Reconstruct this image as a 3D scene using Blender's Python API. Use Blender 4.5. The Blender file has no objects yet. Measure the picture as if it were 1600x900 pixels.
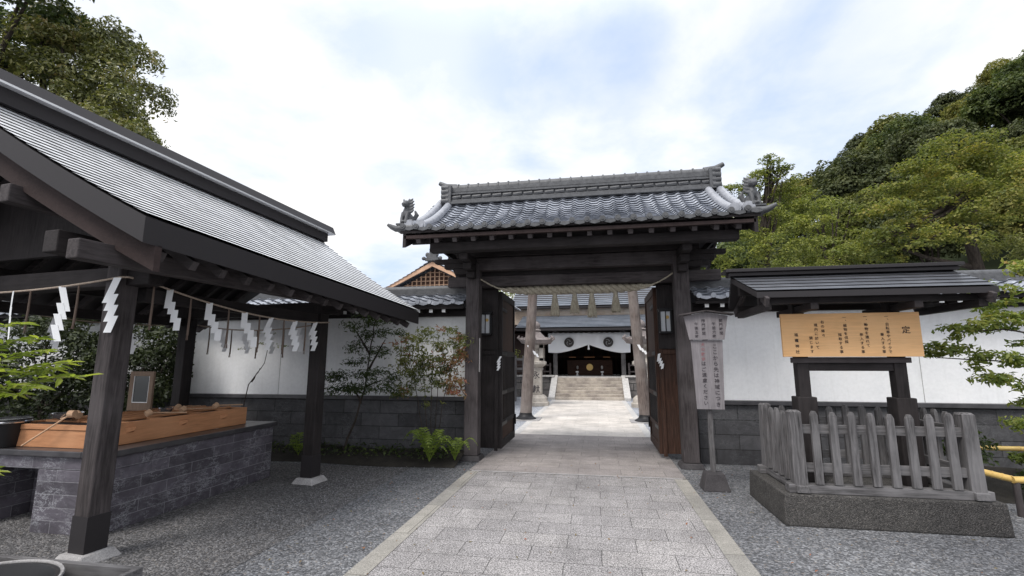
import bpy, bmesh, math, random
import numpy as np
from mathutils import Vector, Matrix
random.seed(7)
R = math.radians
sc = bpy.context.scene
col = sc.collection

# ------------------------------------------------------------------ camera
cam_data = bpy.data.cameras.new('camera')
cam = bpy.data.objects.new('camera', cam_data)
col.objects.link(cam)
FPX, VPX, VPY = 735.0, 932.0, 567.0
cam_data.sensor_width = 36.0
cam_data.lens = FPX / 1600 * 36
cam_data.clip_start = 0.05
cam_data.clip_end = 2000
dY = Vector(((VPX - 800) / FPX, -(VPY - 450) / FPX, -1)).normalized()   # world Y seen in camera space
dZ = Vector((1, 0, 0)).cross(dY)
if dZ.y < 0: dZ = -dZ
dZ.normalize()
dX = dY.cross(dZ)
cam.matrix_world = Matrix.Translation((0, 0, 1.6)) @ Matrix((dX, dY, dZ)).to_4x4()
sc.camera = cam

# ------------------------------------------------------------------ light
SUN_EL, SUN_AZ = R(56), R(212)       # azimuth measured from +Y towards +X: behind the camera, to the left
sun_dir = Vector((math.sin(SUN_AZ) * math.cos(SUN_EL), math.cos(SUN_AZ) * math.cos(SUN_EL), math.sin(SUN_EL)))
sd = bpy.data.lights.new('sun', 'SUN')
sd.energy = 2.3
sd.angle = R(22)
sd.color = (1.0, 0.96, 0.9)
sun = bpy.data.objects.new('sun', sd)
sun.rotation_euler = sun_dir.to_track_quat('Z', 'Y').to_euler()
sun.location = (0, 0, 40)
col.objects.link(sun)

world = bpy.data.worlds.new('World')
sc.world = world
world.use_nodes = True
wn, wl = world.node_tree.nodes, world.node_tree.links
wn.clear()
wout = wn.new('ShaderNodeOutputWorld'); bg = wn.new('ShaderNodeBackground')
sky = wn.new('ShaderNodeTexSky'); sky.sky_type = 'NISHITA'; sky.sun_disc = False
sky.sun_elevation = SUN_EL; sky.sun_rotation = SUN_AZ
sky.air_density = 1.2; sky.dust_density = 1.5
bg.inputs['Strength'].default_value = 0.12
tc = wn.new('ShaderNodeTexCoord')
sep = wn.new('ShaderNodeSeparateXYZ'); wl.new(tc.outputs['Generated'], sep.inputs[0])
def wmath(op, a, b=None, c=None, clamp=False):
    n = wn.new('ShaderNodeMath'); n.operation = op; n.use_clamp = clamp
    for i, v in enumerate((a, b, c)):
        if v is None: continue
        if isinstance(v, (int, float)): n.inputs[i].default_value = v
        else: wl.new(v, n.inputs[i])
    return n.outputs[0]
zz = wmath('ADD', wmath('MAXIMUM', sep.outputs[2], 0.0), 0.22)
comb = wn.new('ShaderNodeCombineXYZ')
wl.new(wmath('DIVIDE', sep.outputs[0], zz), comb.inputs[0]); wl.new(wmath('DIVIDE', sep.outputs[1], zz), comb.inputs[1])
comb.inputs[2].default_value = 3.7
def wnoise(scale, detail, rough, dist=0.3):
    n = wn.new('ShaderNodeTexNoise'); n.inputs['Scale'].default_value = scale; n.inputs['Detail'].default_value = detail
    n.inputs['Roughness'].default_value = rough; n.inputs['Distortion'].default_value = dist
    wl.new(comb.outputs[0], n.inputs['Vector']); return n.outputs['Fac']
big = wnoise(0.9, 5, 0.5, 0.2)
fine = wnoise(2.6, 7, 0.55, 0.2)
# thin places of the cloud deck, given as directions in the sky
def gap(x, y, z, width, amount):
    v = Vector((x, y, z)).normalized()
    d = wn.new('ShaderNodeVectorMath'); d.operation = 'DOT_PRODUCT'
    wl.new(tc.outputs['Generated'], d.inputs[0]); d.inputs[1].default_value = v
    m = wn.new('ShaderNodeMapRange'); m.interpolation_type = 'SMOOTHSTEP'
    wl.new(d.outputs['Value'], m.inputs[0])
    m.inputs[1].default_value = math.cos(width); m.inputs[2].default_value = 1.0
    m.inputs[3].default_value = 0; m.inputs[4].default_value = amount
    return m.outputs[0]
g1 = gap(-0.06, 0.84, 0.52, R(15), 0.5)
g2 = gap(0.34, 0.80, 0.56, R(21), 0.42)
g3 = gap(-0.37, 0.88, 0.20, R(9), 0.32)
g4 = gap(0.55, 0.80, 0.42, R(22), 0.25)
g5 = gap(-0.45, 0.70, 0.55, R(10), 0.25)
gsum = wmath('ADD', wmath('ADD', wmath('ADD', g1, g2), wmath('ADD', g3, g4)), g5)
dens = wmath('SUBTRACT', wmath('ADD', wmath('MULTIPLY', big, 1.3), wmath('MULTIPLY', fine, 0.6)), gsum)
mr = wn.new('ShaderNodeMapRange'); mr.interpolation_type = 'SMOOTHSTEP'
wl.new(dens, mr.inputs[0]); mr.inputs[1].default_value = 0.12; mr.inputs[2].default_value = 0.95
mr.inputs[3].default_value = 0.3; mr.inputs[4].default_value = 1.0
# an overcast deck is brighter overhead and towards the sun
el = wn.new('ShaderNodeMapRange'); wl.new(sep.outputs[2], el.inputs[0])
el.inputs[1].default_value = 0.60; el.inputs[2].default_value = 1.0; el.inputs[3].default_value = 1.0; el.inputs[4].default_value = 1.9
south = wn.new('ShaderNodeMapRange'); wl.new(sep.outputs[1], south.inputs[0])
south.inputs[1].default_value = 0.1; south.inputs[2].default_value = -0.8; south.inputs[3].default_value = 1.0; south.inputs[4].default_value = 1.15
ccol = wn.new('ShaderNodeMix'); ccol.data_type = 'RGBA'
ccol.inputs['A'].default_value = (5.7, 6.25, 7.3, 1); ccol.inputs['B'].default_value = (7.9, 7.8, 7.7, 1)
fr_ = wn.new('ShaderNodeMapRange'); wl.new(fine, fr_.inputs[0]); fr_.inputs[1].default_value = 0.36; fr_.inputs[2].default_value = 0.62
wl.new(fr_.outputs[0], ccol.inputs['Factor'])
cs = wn.new('ShaderNodeVectorMath'); cs.operation = 'SCALE'
wl.new(ccol.outputs['Result'], cs.inputs[0]); wl.new(wmath('MULTIPLY', el.outputs[0], south.outputs[0]), cs.inputs['Scale'])
ss = wn.new('ShaderNodeMix'); ss.data_type = 'RGBA'; ss.inputs['Factor'].default_value = 0.6
wl.new(sky.outputs[0], ss.inputs['A']); ss.inputs['B'].default_value = (3.6, 5.2, 8.4, 1)
mx = wn.new('ShaderNodeMix'); mx.data_type = 'RGBA'
wl.new(mr.outputs[0], mx.inputs['Factor']); wl.new(ss.outputs['Result'], mx.inputs['A']); wl.new(cs.outputs[0], mx.inputs['B'])
wl.new(mx.outputs['Result'], bg.inputs['Color']); wl.new(bg.outputs[0], wout.inputs[0])

sc.view_settings.view_transform = 'Standard'
sc.view_settings.look = 'None'
sc.view_settings.gamma = 1.0
sc.view_settings.exposure = 0.34
sc.render.engine = 'CYCLES'
sc.cycles.max_bounces = 6
sc.cycles.diffuse_bounces = 3

# ------------------------------------------------------------------ materials
def mat(name, c=(0.5, 0.5, 0.5), rough=0.8, metal=0.0, spec=0.3):
    m = bpy.data.materials.new(name); m.use_nodes = True
    b = m.node_tree.nodes['Principled BSDF']
    b.inputs['Base Color'].default_value = (*c, 1); b.inputs['Roughness'].default_value = rough
    b.inputs['Metallic'].default_value = metal; b.inputs['Specular IOR Level'].default_value = spec
    return m
class NT:
    def __init__(s, m): s.m = m; s.n = m.node_tree.nodes; s.l = m.node_tree.links; s.b = s.n['Principled BSDF']
    def co(s, scale=(1, 1, 1)):
        t = s.n.new('ShaderNodeTexCoord'); mp = s.n.new('ShaderNodeMapping'); mp.inputs['Scale'].default_value = scale
        s.l.new(t.outputs['Object'], mp.inputs['Vector']); return mp.outputs[0]
    def noise(s, vec, scale, detail=4, rough=0.55, dist=0.0):
        n = s.n.new('ShaderNodeTexNoise'); n.inputs['Scale'].default_value = scale; n.inputs['Detail'].default_value = detail
        n.inputs['Roughness'].default_value = rough; n.inputs['Distortion'].default_value = dist
        s.l.new(vec, n.inputs['Vector']); return n.outputs['Fac']
    def vor(s, vec, scale, out='Distance', feature='F1'):
        n = s.n.new('ShaderNodeTexVoronoi'); n.inputs['Scale'].default_value = scale; n.feature = feature
        s.l.new(vec, n.inputs['Vector']); return n.outputs[out]
    def ramp(s, f, stops):
        n = s.n.new('ShaderNodeValToRGB'); s.l.new(f, n.inputs[0]); e = n.color_ramp.elements
        while len(e) < len(stops): e.new(0.5)
        for k, (p, c) in enumerate(stops):
            e[k].position = p; e[k].color = (*(c if hasattr(c, '__len__') else (c, c, c)), 1)
        return n.outputs[0]
    def mix(s, f, a, b, mode='MIX'):
        n = s.n.new('ShaderNodeMix'); n.data_type = 'RGBA'; n.blend_type = mode
        for k, v in (('Factor', f), ('A', a), ('B', b)):
            if isinstance(v, (int, float)) and k == 'Factor': n.inputs[k].default_value = v
            elif isinstance(v, tuple): n.inputs[k].default_value = (*v, 1)
            else: s.l.new(v, n.inputs[k])
        return n.outputs['Result']
    def bump(s, h, strength=0.4, dist=0.01):
        n = s.n.new('ShaderNodeBump'); n.inputs['Strength'].default_value = strength; n.inputs['Distance'].default_value = dist
        s.l.new(h, n.inputs['Height']); s.l.new(n.outputs[0], s.b.inputs['Normal'])
    def color(s, c): s.l.new(c, s.b.inputs['Base Color'])
    def rough(s, c): s.l.new(c, s.b.inputs['Roughness'])
def scl(c, k): return tuple(x * k for x in c)

def wood(name, c, axis='z', rough=0.75, contrast=0.45, grey=None, spec=0.25):
    m = mat(name, c, rough, spec=spec); t = NT(m)
    sc_ = {'x': (1.2, 14, 14), 'y': (14, 1.2, 14), 'z': (14, 14, 1.2)}[axis]
    v = t.co(sc_); n = t.noise(v, 3.0, 6, 0.65, 0.4); v2 = t.co(); n2 = t.noise(v2, 1.6, 4, 0.6)
    a = t.ramp(n, [(0.3, scl(c, 1 - contrast)), (0.55, c), (0.75, scl(c, 1 + contrast))])
    g = grey or scl(c, 1.5)
    col_ = t.mix(t.ramp(n2, [(0.42, 0.0), (0.72, 0.75)]), a, g)
    t.color(col_); t.bump(n, 0.5, 0.004)
    return m
M = {}
DW = (0.021, 0.0175, 0.0178)
for ax in 'xyz':
    M['dark' + ax] = wood('dark_wood_' + ax, DW, ax, contrast=0.6, grey=(0.042, 0.036, 0.037))
    M['post' + ax] = wood('weathered_post_wood_' + ax, (0.054, 0.046, 0.047), ax, contrast=0.65, grey=(0.10, 0.089, 0.092))
    M['grey' + ax] = wood('silver_grey_wood_' + ax, (0.115, 0.11, 0.113), ax, contrast=0.75, grey=(0.19, 0.185, 0.19))
    M['sign' + ax] = wood('pale_weathered_sign_' + ax, (0.215, 0.20, 0.212), ax, contrast=0.3, grey=(0.27, 0.25, 0.262))
    M['brown' + ax] = wood('red_brown_wood_' + ax, (0.062, 0.031, 0.021), ax, contrast=0.6, grey=(0.045, 0.03, 0.025))
    M['tan' + ax] = wood('pale_cypress_' + ax, (0.50, 0.24, 0.12), ax, contrast=0.25, grey=(0.58, 0.30, 0.16))
M['tanlattice'] = wood('pale_gable_lattice', (0.42, 0.27, 0.18), 'z', contrast=0.2)
M['gapboard'] = wood('blotched_beige_board', (0.42, 0.33, 0.26), 'x', contrast=0.3, grey=(0.5, 0.46, 0.42))
M['frame_wood'] = wood('grey_tan_wood', (0.24, 0.17, 0.125), 'z', contrast=0.3, grey=(0.28, 0.21, 0.16))
M['cup'] = wood('pale_ladle_wood', (0.48, 0.31, 0.20), 'x', contrast=0.25)
M['board'] = wood('new_cedar_board', (0.74, 0.43, 0.20), 'x', contrast=0.16, grey=(0.80, 0.50, 0.26))
M['torii'] = wood('torii_log_wood', (0.15, 0.12, 0.108), 'z', contrast=0.65, grey=(0.27, 0.24, 0.225))
M['brown_gable'] = wood('old_red_brown_board', (0.032, 0.021, 0.02), 'y', contrast=0.35)

m = M['plaster'] = mat('white_plaster', (0.8, 0.8, 0.8), 0.85, spec=0.2); t = NT(m)
v = t.co(); n = t.noise(v, 1.1, 5, 0.6); v3 = t.co((2.5, 2.5, 0.4)); n3 = t.noise(v3, 2.2, 5, 0.65)
n4 = t.noise(t.co((5, 5, 0.25)), 2.0, 6, 0.7); n5 = t.noise(v, 18, 3, 0.6)
w_ = t.mix(t.ramp(n3, [(0.5, 0.0), (0.8, 0.35)]), t.ramp(n, [(0.3, (0.78, 0.79, 0.81)), (0.7, (0.86, 0.86, 0.87))]), (0.58, 0.59, 0.60))
w_ = t.mix(t.ramp(n4, [(0.56, 0.0), (0.74, 0.28)]), w_, (0.50, 0.50, 0.48))
t.color(t.mix(1.0, w_, t.ramp(n5, [(0.3, 0.95), (0.7, 1.03)]), 'MULTIPLY'))
t.bump(t.noise(v, 60, 3), 0.08, 0.002)

def gravel(name, dark, light, warm=(0.2, 0.18, 0.16), s=1.0):
    m = mat(name, dark, 0.85, spec=0.3); t = NT(m); v = t.co()
    c1 = t.vor(v, 52 * s, 'Color'); d = t.vor(v, 52 * s)
    sp = t.n.new('ShaderNodeSeparateColor'); t.l.new(c1, sp.inputs[0])
    base = t.ramp(sp.outputs[0], [(0.0, scl(dark, 0.55)), (0.45, dark), (0.8, light), (0.93, scl(light, 1.35)), (1.0, warm)])
    big_ = t.ramp(t.noise(v, 0.7, 5, 0.6), [(0.3, (0.62, 0.62, 0.64)), (0.7, (1.15, 1.14, 1.13))])
    mid_ = t.ramp(t.noise(v, 9, 4, 0.7), [(0.3, (0.8, 0.8, 0.8)), (0.7, (1.15, 1.15, 1.15))])
    t.color(t.mix(1.0, t.mix(1.0, base, big_, 'MULTIPLY'), mid_, 'MULTIPLY'))
    h = t.n.new('ShaderNodeMath'); h.operation = 'MULTIPLY'; h.inputs[1].default_value = -1; t.l.new(d, h.inputs[0])
    t.bump(h.outputs[0], 0.9, 0.012)
    return m
M['gravel'] = gravel('dark_grey_gravel', (0.115, 0.118, 0.126), (0.215, 0.22, 0.232), s=1.15)
M['gravel_b'] = gravel('brown_grey_aggregate', (0.098, 0.096, 0.098), (0.185, 0.182, 0.185), s=1.3)
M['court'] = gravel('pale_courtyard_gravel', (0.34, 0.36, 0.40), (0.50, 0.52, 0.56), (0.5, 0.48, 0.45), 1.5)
M['plinth'] = gravel('washed_concrete', (0.07, 0.067, 0.064), (0.105, 0.10, 0.096), (0.15, 0.135, 0.12), 2.6)

def paver(name, a, b, mortar, bw, rh, ms=0.006, speck=0.5, bumpy=0.5):
    m = mat(name, a, 0.8, spec=0.3); t = NT(m); v = t.co()
    br = t.n.new('ShaderNodeTexBrick'); t.l.new(v, br.inputs['Vector'])
    br.inputs['Scale'].default_value = 1; br.inputs['Brick Width'].default_value = bw; br.inputs['Row Height'].default_value = rh
    br.inputs['Mortar Size'].default_value = ms; br.inputs['Mortar Smooth'].default_value = 0.3; br.inputs['Bias'].default_value = -0.2
    br.inputs['Color1'].default_value = (*a, 1); br.inputs['Color2'].default_value = (*b, 1); br.inputs['Mortar'].default_value = (*mortar, 1)
    s1 = t.ramp(t.noise(v, 85, 2, 0.75), [(0.36, 1 - speck), (0.5, 1.0), (0.64, 1 + speck)])
    s2 = t.ramp(t.noise(v, 1.3, 7, 0.7), [(0.3, 0.70), (0.62, 1.1)])
    s3 = t.ramp(t.noise(v, 5, 6, 0.7), [(0.3, 0.88), (0.7, 1.08)])
    c = t.mix(1.0, t.mix(1.0, t.mix(1.0, br.outputs['Color'], s1, 'MULTIPLY'), s2, 'MULTIPLY'), s3, 'MULTIPLY')
    t.color(c)
    mm = t.n.new('ShaderNodeMath'); mm.operation = 'MULTIPLY_ADD'; t.l.new(br.outputs['Fac'], mm.inputs[0]); mm.inputs[1].default_value = -1.0
    t.l.new(s1, mm.inputs[2]); t.bump(mm.outputs[0], bumpy, 0.004)
    return m
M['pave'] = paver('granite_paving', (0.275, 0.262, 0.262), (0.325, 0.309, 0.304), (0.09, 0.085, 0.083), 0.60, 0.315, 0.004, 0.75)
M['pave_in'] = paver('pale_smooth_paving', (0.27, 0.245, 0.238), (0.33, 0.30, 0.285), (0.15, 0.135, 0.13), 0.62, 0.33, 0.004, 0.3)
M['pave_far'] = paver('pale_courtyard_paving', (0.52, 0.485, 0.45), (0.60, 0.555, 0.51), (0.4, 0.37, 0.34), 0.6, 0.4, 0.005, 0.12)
M['kerb'] = paver('yellowish_kerb_stone', (0.27, 0.258, 0.238), (0.33, 0.312, 0.28), (0.1, 0.09, 0.08), 0.9, 0.9, 0.004, 0.3)

def blocks(name, a, b, mortar, bw, rh, streak, ms=0.006, rough=0.6, off=0.5):
    m = mat(name, a, rough, spec=0.4); t = NT(m)
    tc_ = t.n.new('ShaderNodeTexCoord'); s = t.n.new('ShaderNodeSeparateXYZ'); t.l.new(tc_.outputs['Object'], s.inputs[0])
    ad = t.n.new('ShaderNodeMath'); ad.operation = 'ADD'; t.l.new(s.outputs[0], ad.inputs[0]); t.l.new(s.outputs[1], ad.inputs[1])
    cb = t.n.new('ShaderNodeCombineXYZ'); t.l.new(ad.outputs[0], cb.inputs[0]); t.l.new(s.outputs[2], cb.inputs[1])
    br = t.n.new('ShaderNodeTexBrick'); t.l.new(cb.outputs[0], br.inputs['Vector']); br.offset = off
    br.inputs['Scale'].default_value = 1; br.inputs['Brick Width'].default_value = bw; br.inputs['Row Height'].default_value = rh
    br.inputs['Mortar Size'].default_value = ms; br.inputs['Mortar Smooth'].default_value = 0.2; br.inputs['Bias'].default_value = 0
    br.inputs['Color1'].default_value = (*a, 1); br.inputs['Color2'].default_value = (*b, 1); br.inputs['Mortar'].default_value = (*mortar, 1)
    v = t.co(); n = t.noise(v, 4, 6, 0.7, 1.5)
    st = t.ramp(t.noise(t.co((2.2, 2.2, 4.5)), 2.2, 9, 0.8, 0.25), [(0.48, 0.0), (0.5, 0.9), (0.52, 0.0)])
    st2 = t.ramp(t.noise(v, 2.6, 4, 0.6), [(0.45, 0.0), (0.6, 1.0)])
    f = t.n.new('ShaderNodeMath'); f.operation = 'MULTIPLY'; t.l.new(st, f.inputs[0]); t.l.new(st2, f.inputs[1])
    c = t.mix(1.0, br.outputs['Color'], t.ramp(n, [(0.25, 0.6), (0.75, 1.4)]), 'MULTIPLY')
    t.color(t.mix(f.outputs[0], c, streak))
    mm = t.n.new('ShaderNodeMath'); mm.operation = 'MULTIPLY_ADD'; t.l.new(br.outputs['Fac'], mm.inputs[0]); mm.inputs[1].default_value = -0.8
    t.l.new(n, mm.inputs[2]); t.bump(mm.outputs[0], 0.8, 0.012)
    return m
M['slate'] = blocks('dark_slate_blocks', (0.062, 0.056, 0.068), (0.105, 0.095, 0.115), (0.20, 0.195, 0.215), 0.62, 0.118, (0.42, 0.43, 0.46), 0.004)
M['wallstone'] = blocks('rough_dark_wall_stone', (0.045, 0.044, 0.048), (0.082, 0.081, 0.087), (0.02, 0.02, 0.02), 0.72, 0.23, (0.14, 0.145, 0.15), 0.006, 0.75)
M['retain'] = blocks('temple_retaining_stone', (0.14, 0.13, 0.125), (0.22, 0.2, 0.19), (0.04, 0.04, 0.04), 0.7, 0.33, (0.3, 0.3, 0.29), 0.02, 0.85)
m = M['slab'] = mat('dark_slab', (0.05, 0.048, 0.052), 0.3, spec=0.5); t = NT(m); v = t.co()
t.color(t.ramp(t.noise(v, 6, 5), [(0.3, (0.035, 0.034, 0.038)), (0.7, (0.075, 0.072, 0.078))]))

def stone(name, a, b, s=8, rough=0.85):
    m = mat(name, a, rough, spec=0.25); t = NT(m); v = t.co()
    t.color(t.mix(1.0, t.ramp(t.noise(v, s, 6, 0.7), [(0.3, a), (0.7, b)]), t.ramp(t.noise(v, 90, 3, 0.6), [(0.3, 0.7), (0.7, 1.25)]), 'MULTIPLY'))
    t.bump(t.noise(v, 35, 5, 0.7), 0.5, 0.008)
    return m
M['granite'] = stone('pale_granite', (0.40, 0.39, 0.38), (0.58, 0.56, 0.54))
M['step'] = stone('stained_step_stone', (0.20, 0.175, 0.16), (0.56, 0.50, 0.43), 1.8)
M['lantern'] = stone('lantern_granite', (0.26, 0.235, 0.21), (0.52, 0.48, 0.43), 3)
M['lantern_dark'] = stone('mossy_lantern_cap', (0.13, 0.11, 0.11), (0.25, 0.22, 0.21), 3)
M['foot'] = stone('foot_stone', (0.24, 0.23, 0.23), (0.40, 0.39, 0.39), 5)
M['blackstone'] = stone('black_base_stone', (0.035, 0.032, 0.035), (0.07, 0.065, 0.068), 5, 0.6)
M['rock'] = stone('garden_rock', (0.08, 0.08, 0.075), (0.2, 0.2, 0.19), 4)

m = M['tile'] = mat('smoked_roof_tile', (0.17, 0.18, 0.2), 0.36, 0.0, 0.6); t = NT(m); v = t.co()
br = t.vor(v, 4.6, 'Color'); sp = t.n.new('ShaderNodeSeparateColor'); t.l.new(br, sp.inputs[0])
t.color(t.mix(1.0, t.ramp(sp.outputs[0], [(0.0, (0.20, 0.215, 0.25)), (0.5, (0.30, 0.32, 0.365)), (1.0, (0.42, 0.44, 0.49))]), t.ramp(t.noise(v, 14, 5, 0.7), [(0.3, 0.72), (0.7, 1.2)]), 'MULTIPLY'))
t.rough(t.ramp(t.noise(v, 9, 4), [(0.3, 0.26), (0.7, 0.5)])); t.bump(t.noise(v, 50, 4), 0.15, 0.003)
m = M['tile_pale'] = mat('pale_barrel_tile', (0.33, 0.345, 0.38), 0.36, 0.0, 0.6); t = NT(m); v = t.co()
t.color(t.ramp(t.noise(v, 10, 5, 0.7), [(0.3, (0.20, 0.21, 0.235)), (0.7, (0.34, 0.35, 0.385))]))
m = M['ridge'] = mat('ridge_tile_grey', (0.13, 0.13, 0.135), 0.55, 0.0, 0.4); t = NT(m); v = t.co()
t.color(t.ramp(t.noise(v, 12, 6, 0.75), [(0.3, (0.045, 0.046, 0.05)), (0.7, (0.115, 0.118, 0.125))])); t.bump(t.noise(v, 40, 5), 0.3, 0.004)

def copper(name, a, b, rough, metal=0.55):
    m = mat(name, a, rough, metal, 0.6); t = NT(m); v = t.co((1, 1, 1))
    t.color(t.mix(1.0, t.mix(1.0, t.ramp(t.noise(v, 1.5, 4, 0.6), [(0.3, a), (0.7, b)]), t.ramp(t.noise(v, 30, 4, 0.7), [(0.3, 0.9), (0.7, 1.08)]), 'MULTIPLY'), t.ramp(t.noise(t.co((0.5, 9, 0.5)), 1.6, 5, 0.65), [(0.35, 0.72), (0.62, 1.05)]), 'MULTIPLY'))
    t.rough(t.ramp(t.noise(v, 5, 5), [(0.3, rough * 0.8), (0.7, rough * 1.25)]))
    return m
M['copper'] = copper('grey_copper_sheet', (0.72, 0.73, 0.75), (0.88, 0.89, 0.90), 0.35, 0.3)
M['copper_dark'] = copper('dark_copper_sheet', (0.10, 0.105, 0.12), (0.17, 0.178, 0.20), 0.36)
M['copper_temple'] = copper('temple_copper_sheet', (0.16, 0.18, 0.21), (0.24, 0.26, 0.30), 0.45)
M['copper_edge'] = mat('copper_edge_black', (0.026, 0.023, 0.025), 0.55, 0.2, 0.4)
M['metal_white'] = mat('bright_flashing', (0.75, 0.75, 0.77), 0.35, 0.6)
M['white'] = mat('white_paint', (0.82, 0.82, 0.82), 0.6)
M['paper'] = mat('white_paper', (0.85, 0.86, 0.88), 0.8)
NT(M['paper']).b.inputs['Subsurface Weight'].default_value = 0.0
M['cloth'] = mat('white_curtain_cloth', (0.78, 0.80, 0.84), 0.9)
M['ink'] = mat('black_ink', (0.02, 0.018, 0.02), 0.7)
M['ink_soft'] = mat('weathered_ink', (0.045, 0.038, 0.045), 0.8)
M['ink_red'] = mat('faded_red_ink', (0.26, 0.12, 0.13), 0.8)
M['gold'] = mat('gold_leaf', (0.75, 0.52, 0.2), 0.4, 0.5)
M['iron'] = mat('black_iron', (0.02, 0.02, 0.022), 0.5, 0.4)
M['glass'] = mat('frosted_lamp_glass', (0.45, 0.47, 0.5), 0.3)
M['amber'] = mat('lamp_emblem', (0.45, 0.3, 0.1), 0.5)
M['steel'] = mat('polished_steel', (0.7, 0.7, 0.72), 0.2, 0.9)
M['water'] = mat('still_water', (0.02, 0.025, 0.025), 0.05, 0.0, 0.8)
M['black'] = mat('black_plastic', (0.02, 0.02, 0.022), 0.4)
M['soil'] = stone('dark_soil', (0.018, 0.016, 0.014), (0.04, 0.036, 0.03), 6)
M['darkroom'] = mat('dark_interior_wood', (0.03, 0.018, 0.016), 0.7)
M['crest'] = mat('dark_crest', (0.05, 0.045, 0.045), 0.8)
M['crest_l'] = mat('crest_mark', (0.25, 0.25, 0.26), 0.8)
M['tanwall'] = wood('tan_gable_wood', (0.52, 0.33, 0.22), 'x', contrast=0.2)
m = M['straw'] = mat('rice_straw', (0.36, 0.32, 0.25), 0.9, spec=0.15); t = NT(m); v = t.co((40, 40, 6))
t.color(t.ramp(t.noise(v, 2, 5, 0.7), [(0.3, (0.20, 0.175, 0.135)), (0.7, (0.50, 0.46, 0.37))])); t.bump(t.noise(v, 4, 3), 0.5, 0.005)
m = M['rope'] = mat('tan_rope', (0.42, 0.33, 0.26), 0.9, spec=0.15); t = NT(m); v = t.co((30, 30, 30))
t.color(t.ramp(t.noise(v, 3, 4, 0.7), [(0.3, (0.25, 0.19, 0.15)), (0.7, (0.55, 0.46, 0.38))]))
m = M['strand'] = mat('brown_straw_strand', (0.16, 0.12, 0.10), 0.9, spec=0.15)
m = M['bamboo'] = mat('yellow_bamboo', (0.62, 0.42, 0.12), 0.4, spec=0.4); t = NT(m); v = t.co((1, 8, 8))
t.color(t.ramp(t.noise(v, 3, 5, 0.6), [(0.3, (0.48, 0.30, 0.08)), (0.7, (0.72, 0.52, 0.18))]))
m = M['bark'] = mat('tree_bark', (0.05, 0.04, 0.035), 0.95, spec=0.1); t = NT(m); v = t.co((6, 6, 1.5))
t.color(t.ramp(t.noise(v, 3, 5, 0.7), [(0.3, (0.022, 0.018, 0.016)), (0.7, (0.085, 0.07, 0.06))])); t.bump(t.noise(v, 4, 4), 0.6, 0.02)
M['hillside'] = stone('forest_floor', (0.012, 0.018, 0.007), (0.03, 0.04, 0.015), 0.5)
M['picture'] = mat('dark_glazed_picture', (0.05, 0.055, 0.055), 0.12, 0.0, 0.8)

def leaf(name, stops, rough=0.5, transl=0.35, spec=0.35):
    m = mat(name, stops[0][1], rough, spec=spec); t = NT(m)
    g = t.n.new('ShaderNodeNewGeometry'); v = t.co()
    patch = t.noise(v, 1.1, 3, 0.5)
    ad = t.n.new('ShaderNodeMath'); ad.operation = 'MULTIPLY_ADD'; t.l.new(g.outputs['Random Per Island'], ad.inputs[0]); ad.inputs[1].default_value = 0.55
    mm = t.n.new('ShaderNodeMath'); mm.operation = 'MULTIPLY_ADD'; t.l.new(patch, mm.inputs[0]); mm.inputs[1].default_value = 1.2; mm.inputs[2].default_value = -0.37
    t.l.new(mm.outputs[0], ad.inputs[2])
    c = t.ramp(ad.outputs[0], stops); t.color(c)
    tr = t.n.new('ShaderNodeBsdfTranslucent'); ms = t.n.new('ShaderNodeMixShader'); ms.inputs[0].default_value = transl
    cc = t.mix(1.0, c, (1.5, 1.6, 0.9), 'MULTIPLY'); t.l.new(cc, tr.inputs[0])
    out = t.n['Material Output']; t.l.new(t.b.outputs[0], ms.inputs[1]); t.l.new(tr.outputs[0], ms.inputs[2]); t.l.new(ms.outputs[0], out.inputs[0])
    return m
M['leaf_camphor'] = leaf('camphor_leaf', [(0.1, (0.038, 0.046, 0.018)), (0.42, (0.11, 0.122, 0.036)), (0.75, (0.235, 0.23, 0.075)), (1.0, (0.32, 0.22, 0.10))], 0.38, 0.22, 0.5)
M['leaf_hill'] = leaf('evergreen_leaf', [(0.1, (0.026, 0.04, 0.018)), (0.5, (0.074, 0.098, 0.034)), (0.85, (0.14, 0.165, 0.06)), (1.0, (0.19, 0.19, 0.075))], 0.6, 0.25, 0.2)
M['leaf_hill2'] = leaf('brighter_evergreen_leaf', [(0.1, (0.05, 0.062, 0.024)), (0.5, (0.135, 0.148, 0.045)), (1.0, (0.25, 0.235, 0.08))], 0.6, 0.25, 0.2)
M['leaf_hill3'] = leaf('grey_green_evergreen_leaf', [(0.1, (0.03, 0.038, 0.02)), (0.5, (0.075, 0.09, 0.04)), (1.0, (0.15, 0.155, 0.075))], 0.6, 0.2, 0.2)
M['leaf_hill4'] = leaf('yellow_green_broad_leaf', [(0.1, (0.06, 0.07, 0.02)), (0.5, (0.17, 0.17, 0.045)), (1.0, (0.29, 0.25, 0.08))], 0.6, 0.3, 0.2)
M['loose'] = stone('loose_stone', (0.10, 0.10, 0.105), (0.24, 0.24, 0.25), 25)
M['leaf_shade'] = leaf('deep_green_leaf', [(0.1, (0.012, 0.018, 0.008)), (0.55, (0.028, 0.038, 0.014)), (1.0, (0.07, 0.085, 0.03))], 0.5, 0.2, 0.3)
M['leaf_maple'] = leaf('turning_maple_leaf', [(0.05, (0.055, 0.074, 0.024)), (0.45, (0.135, 0.155, 0.045)), (0.78, (0.25, 0.235, 0.065)), (1.0, (0.35, 0.26, 0.08))], 0.55, 0.4, 0.2)
M['leaf_mid'] = leaf('garden_tree_leaf', [(0.1, (0.055, 0.07, 0.02)), (0.5, (0.155, 0.18, 0.045)), (0.9, (0.33, 0.33, 0.085))], 0.5, 0.35, 0.3)
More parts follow.
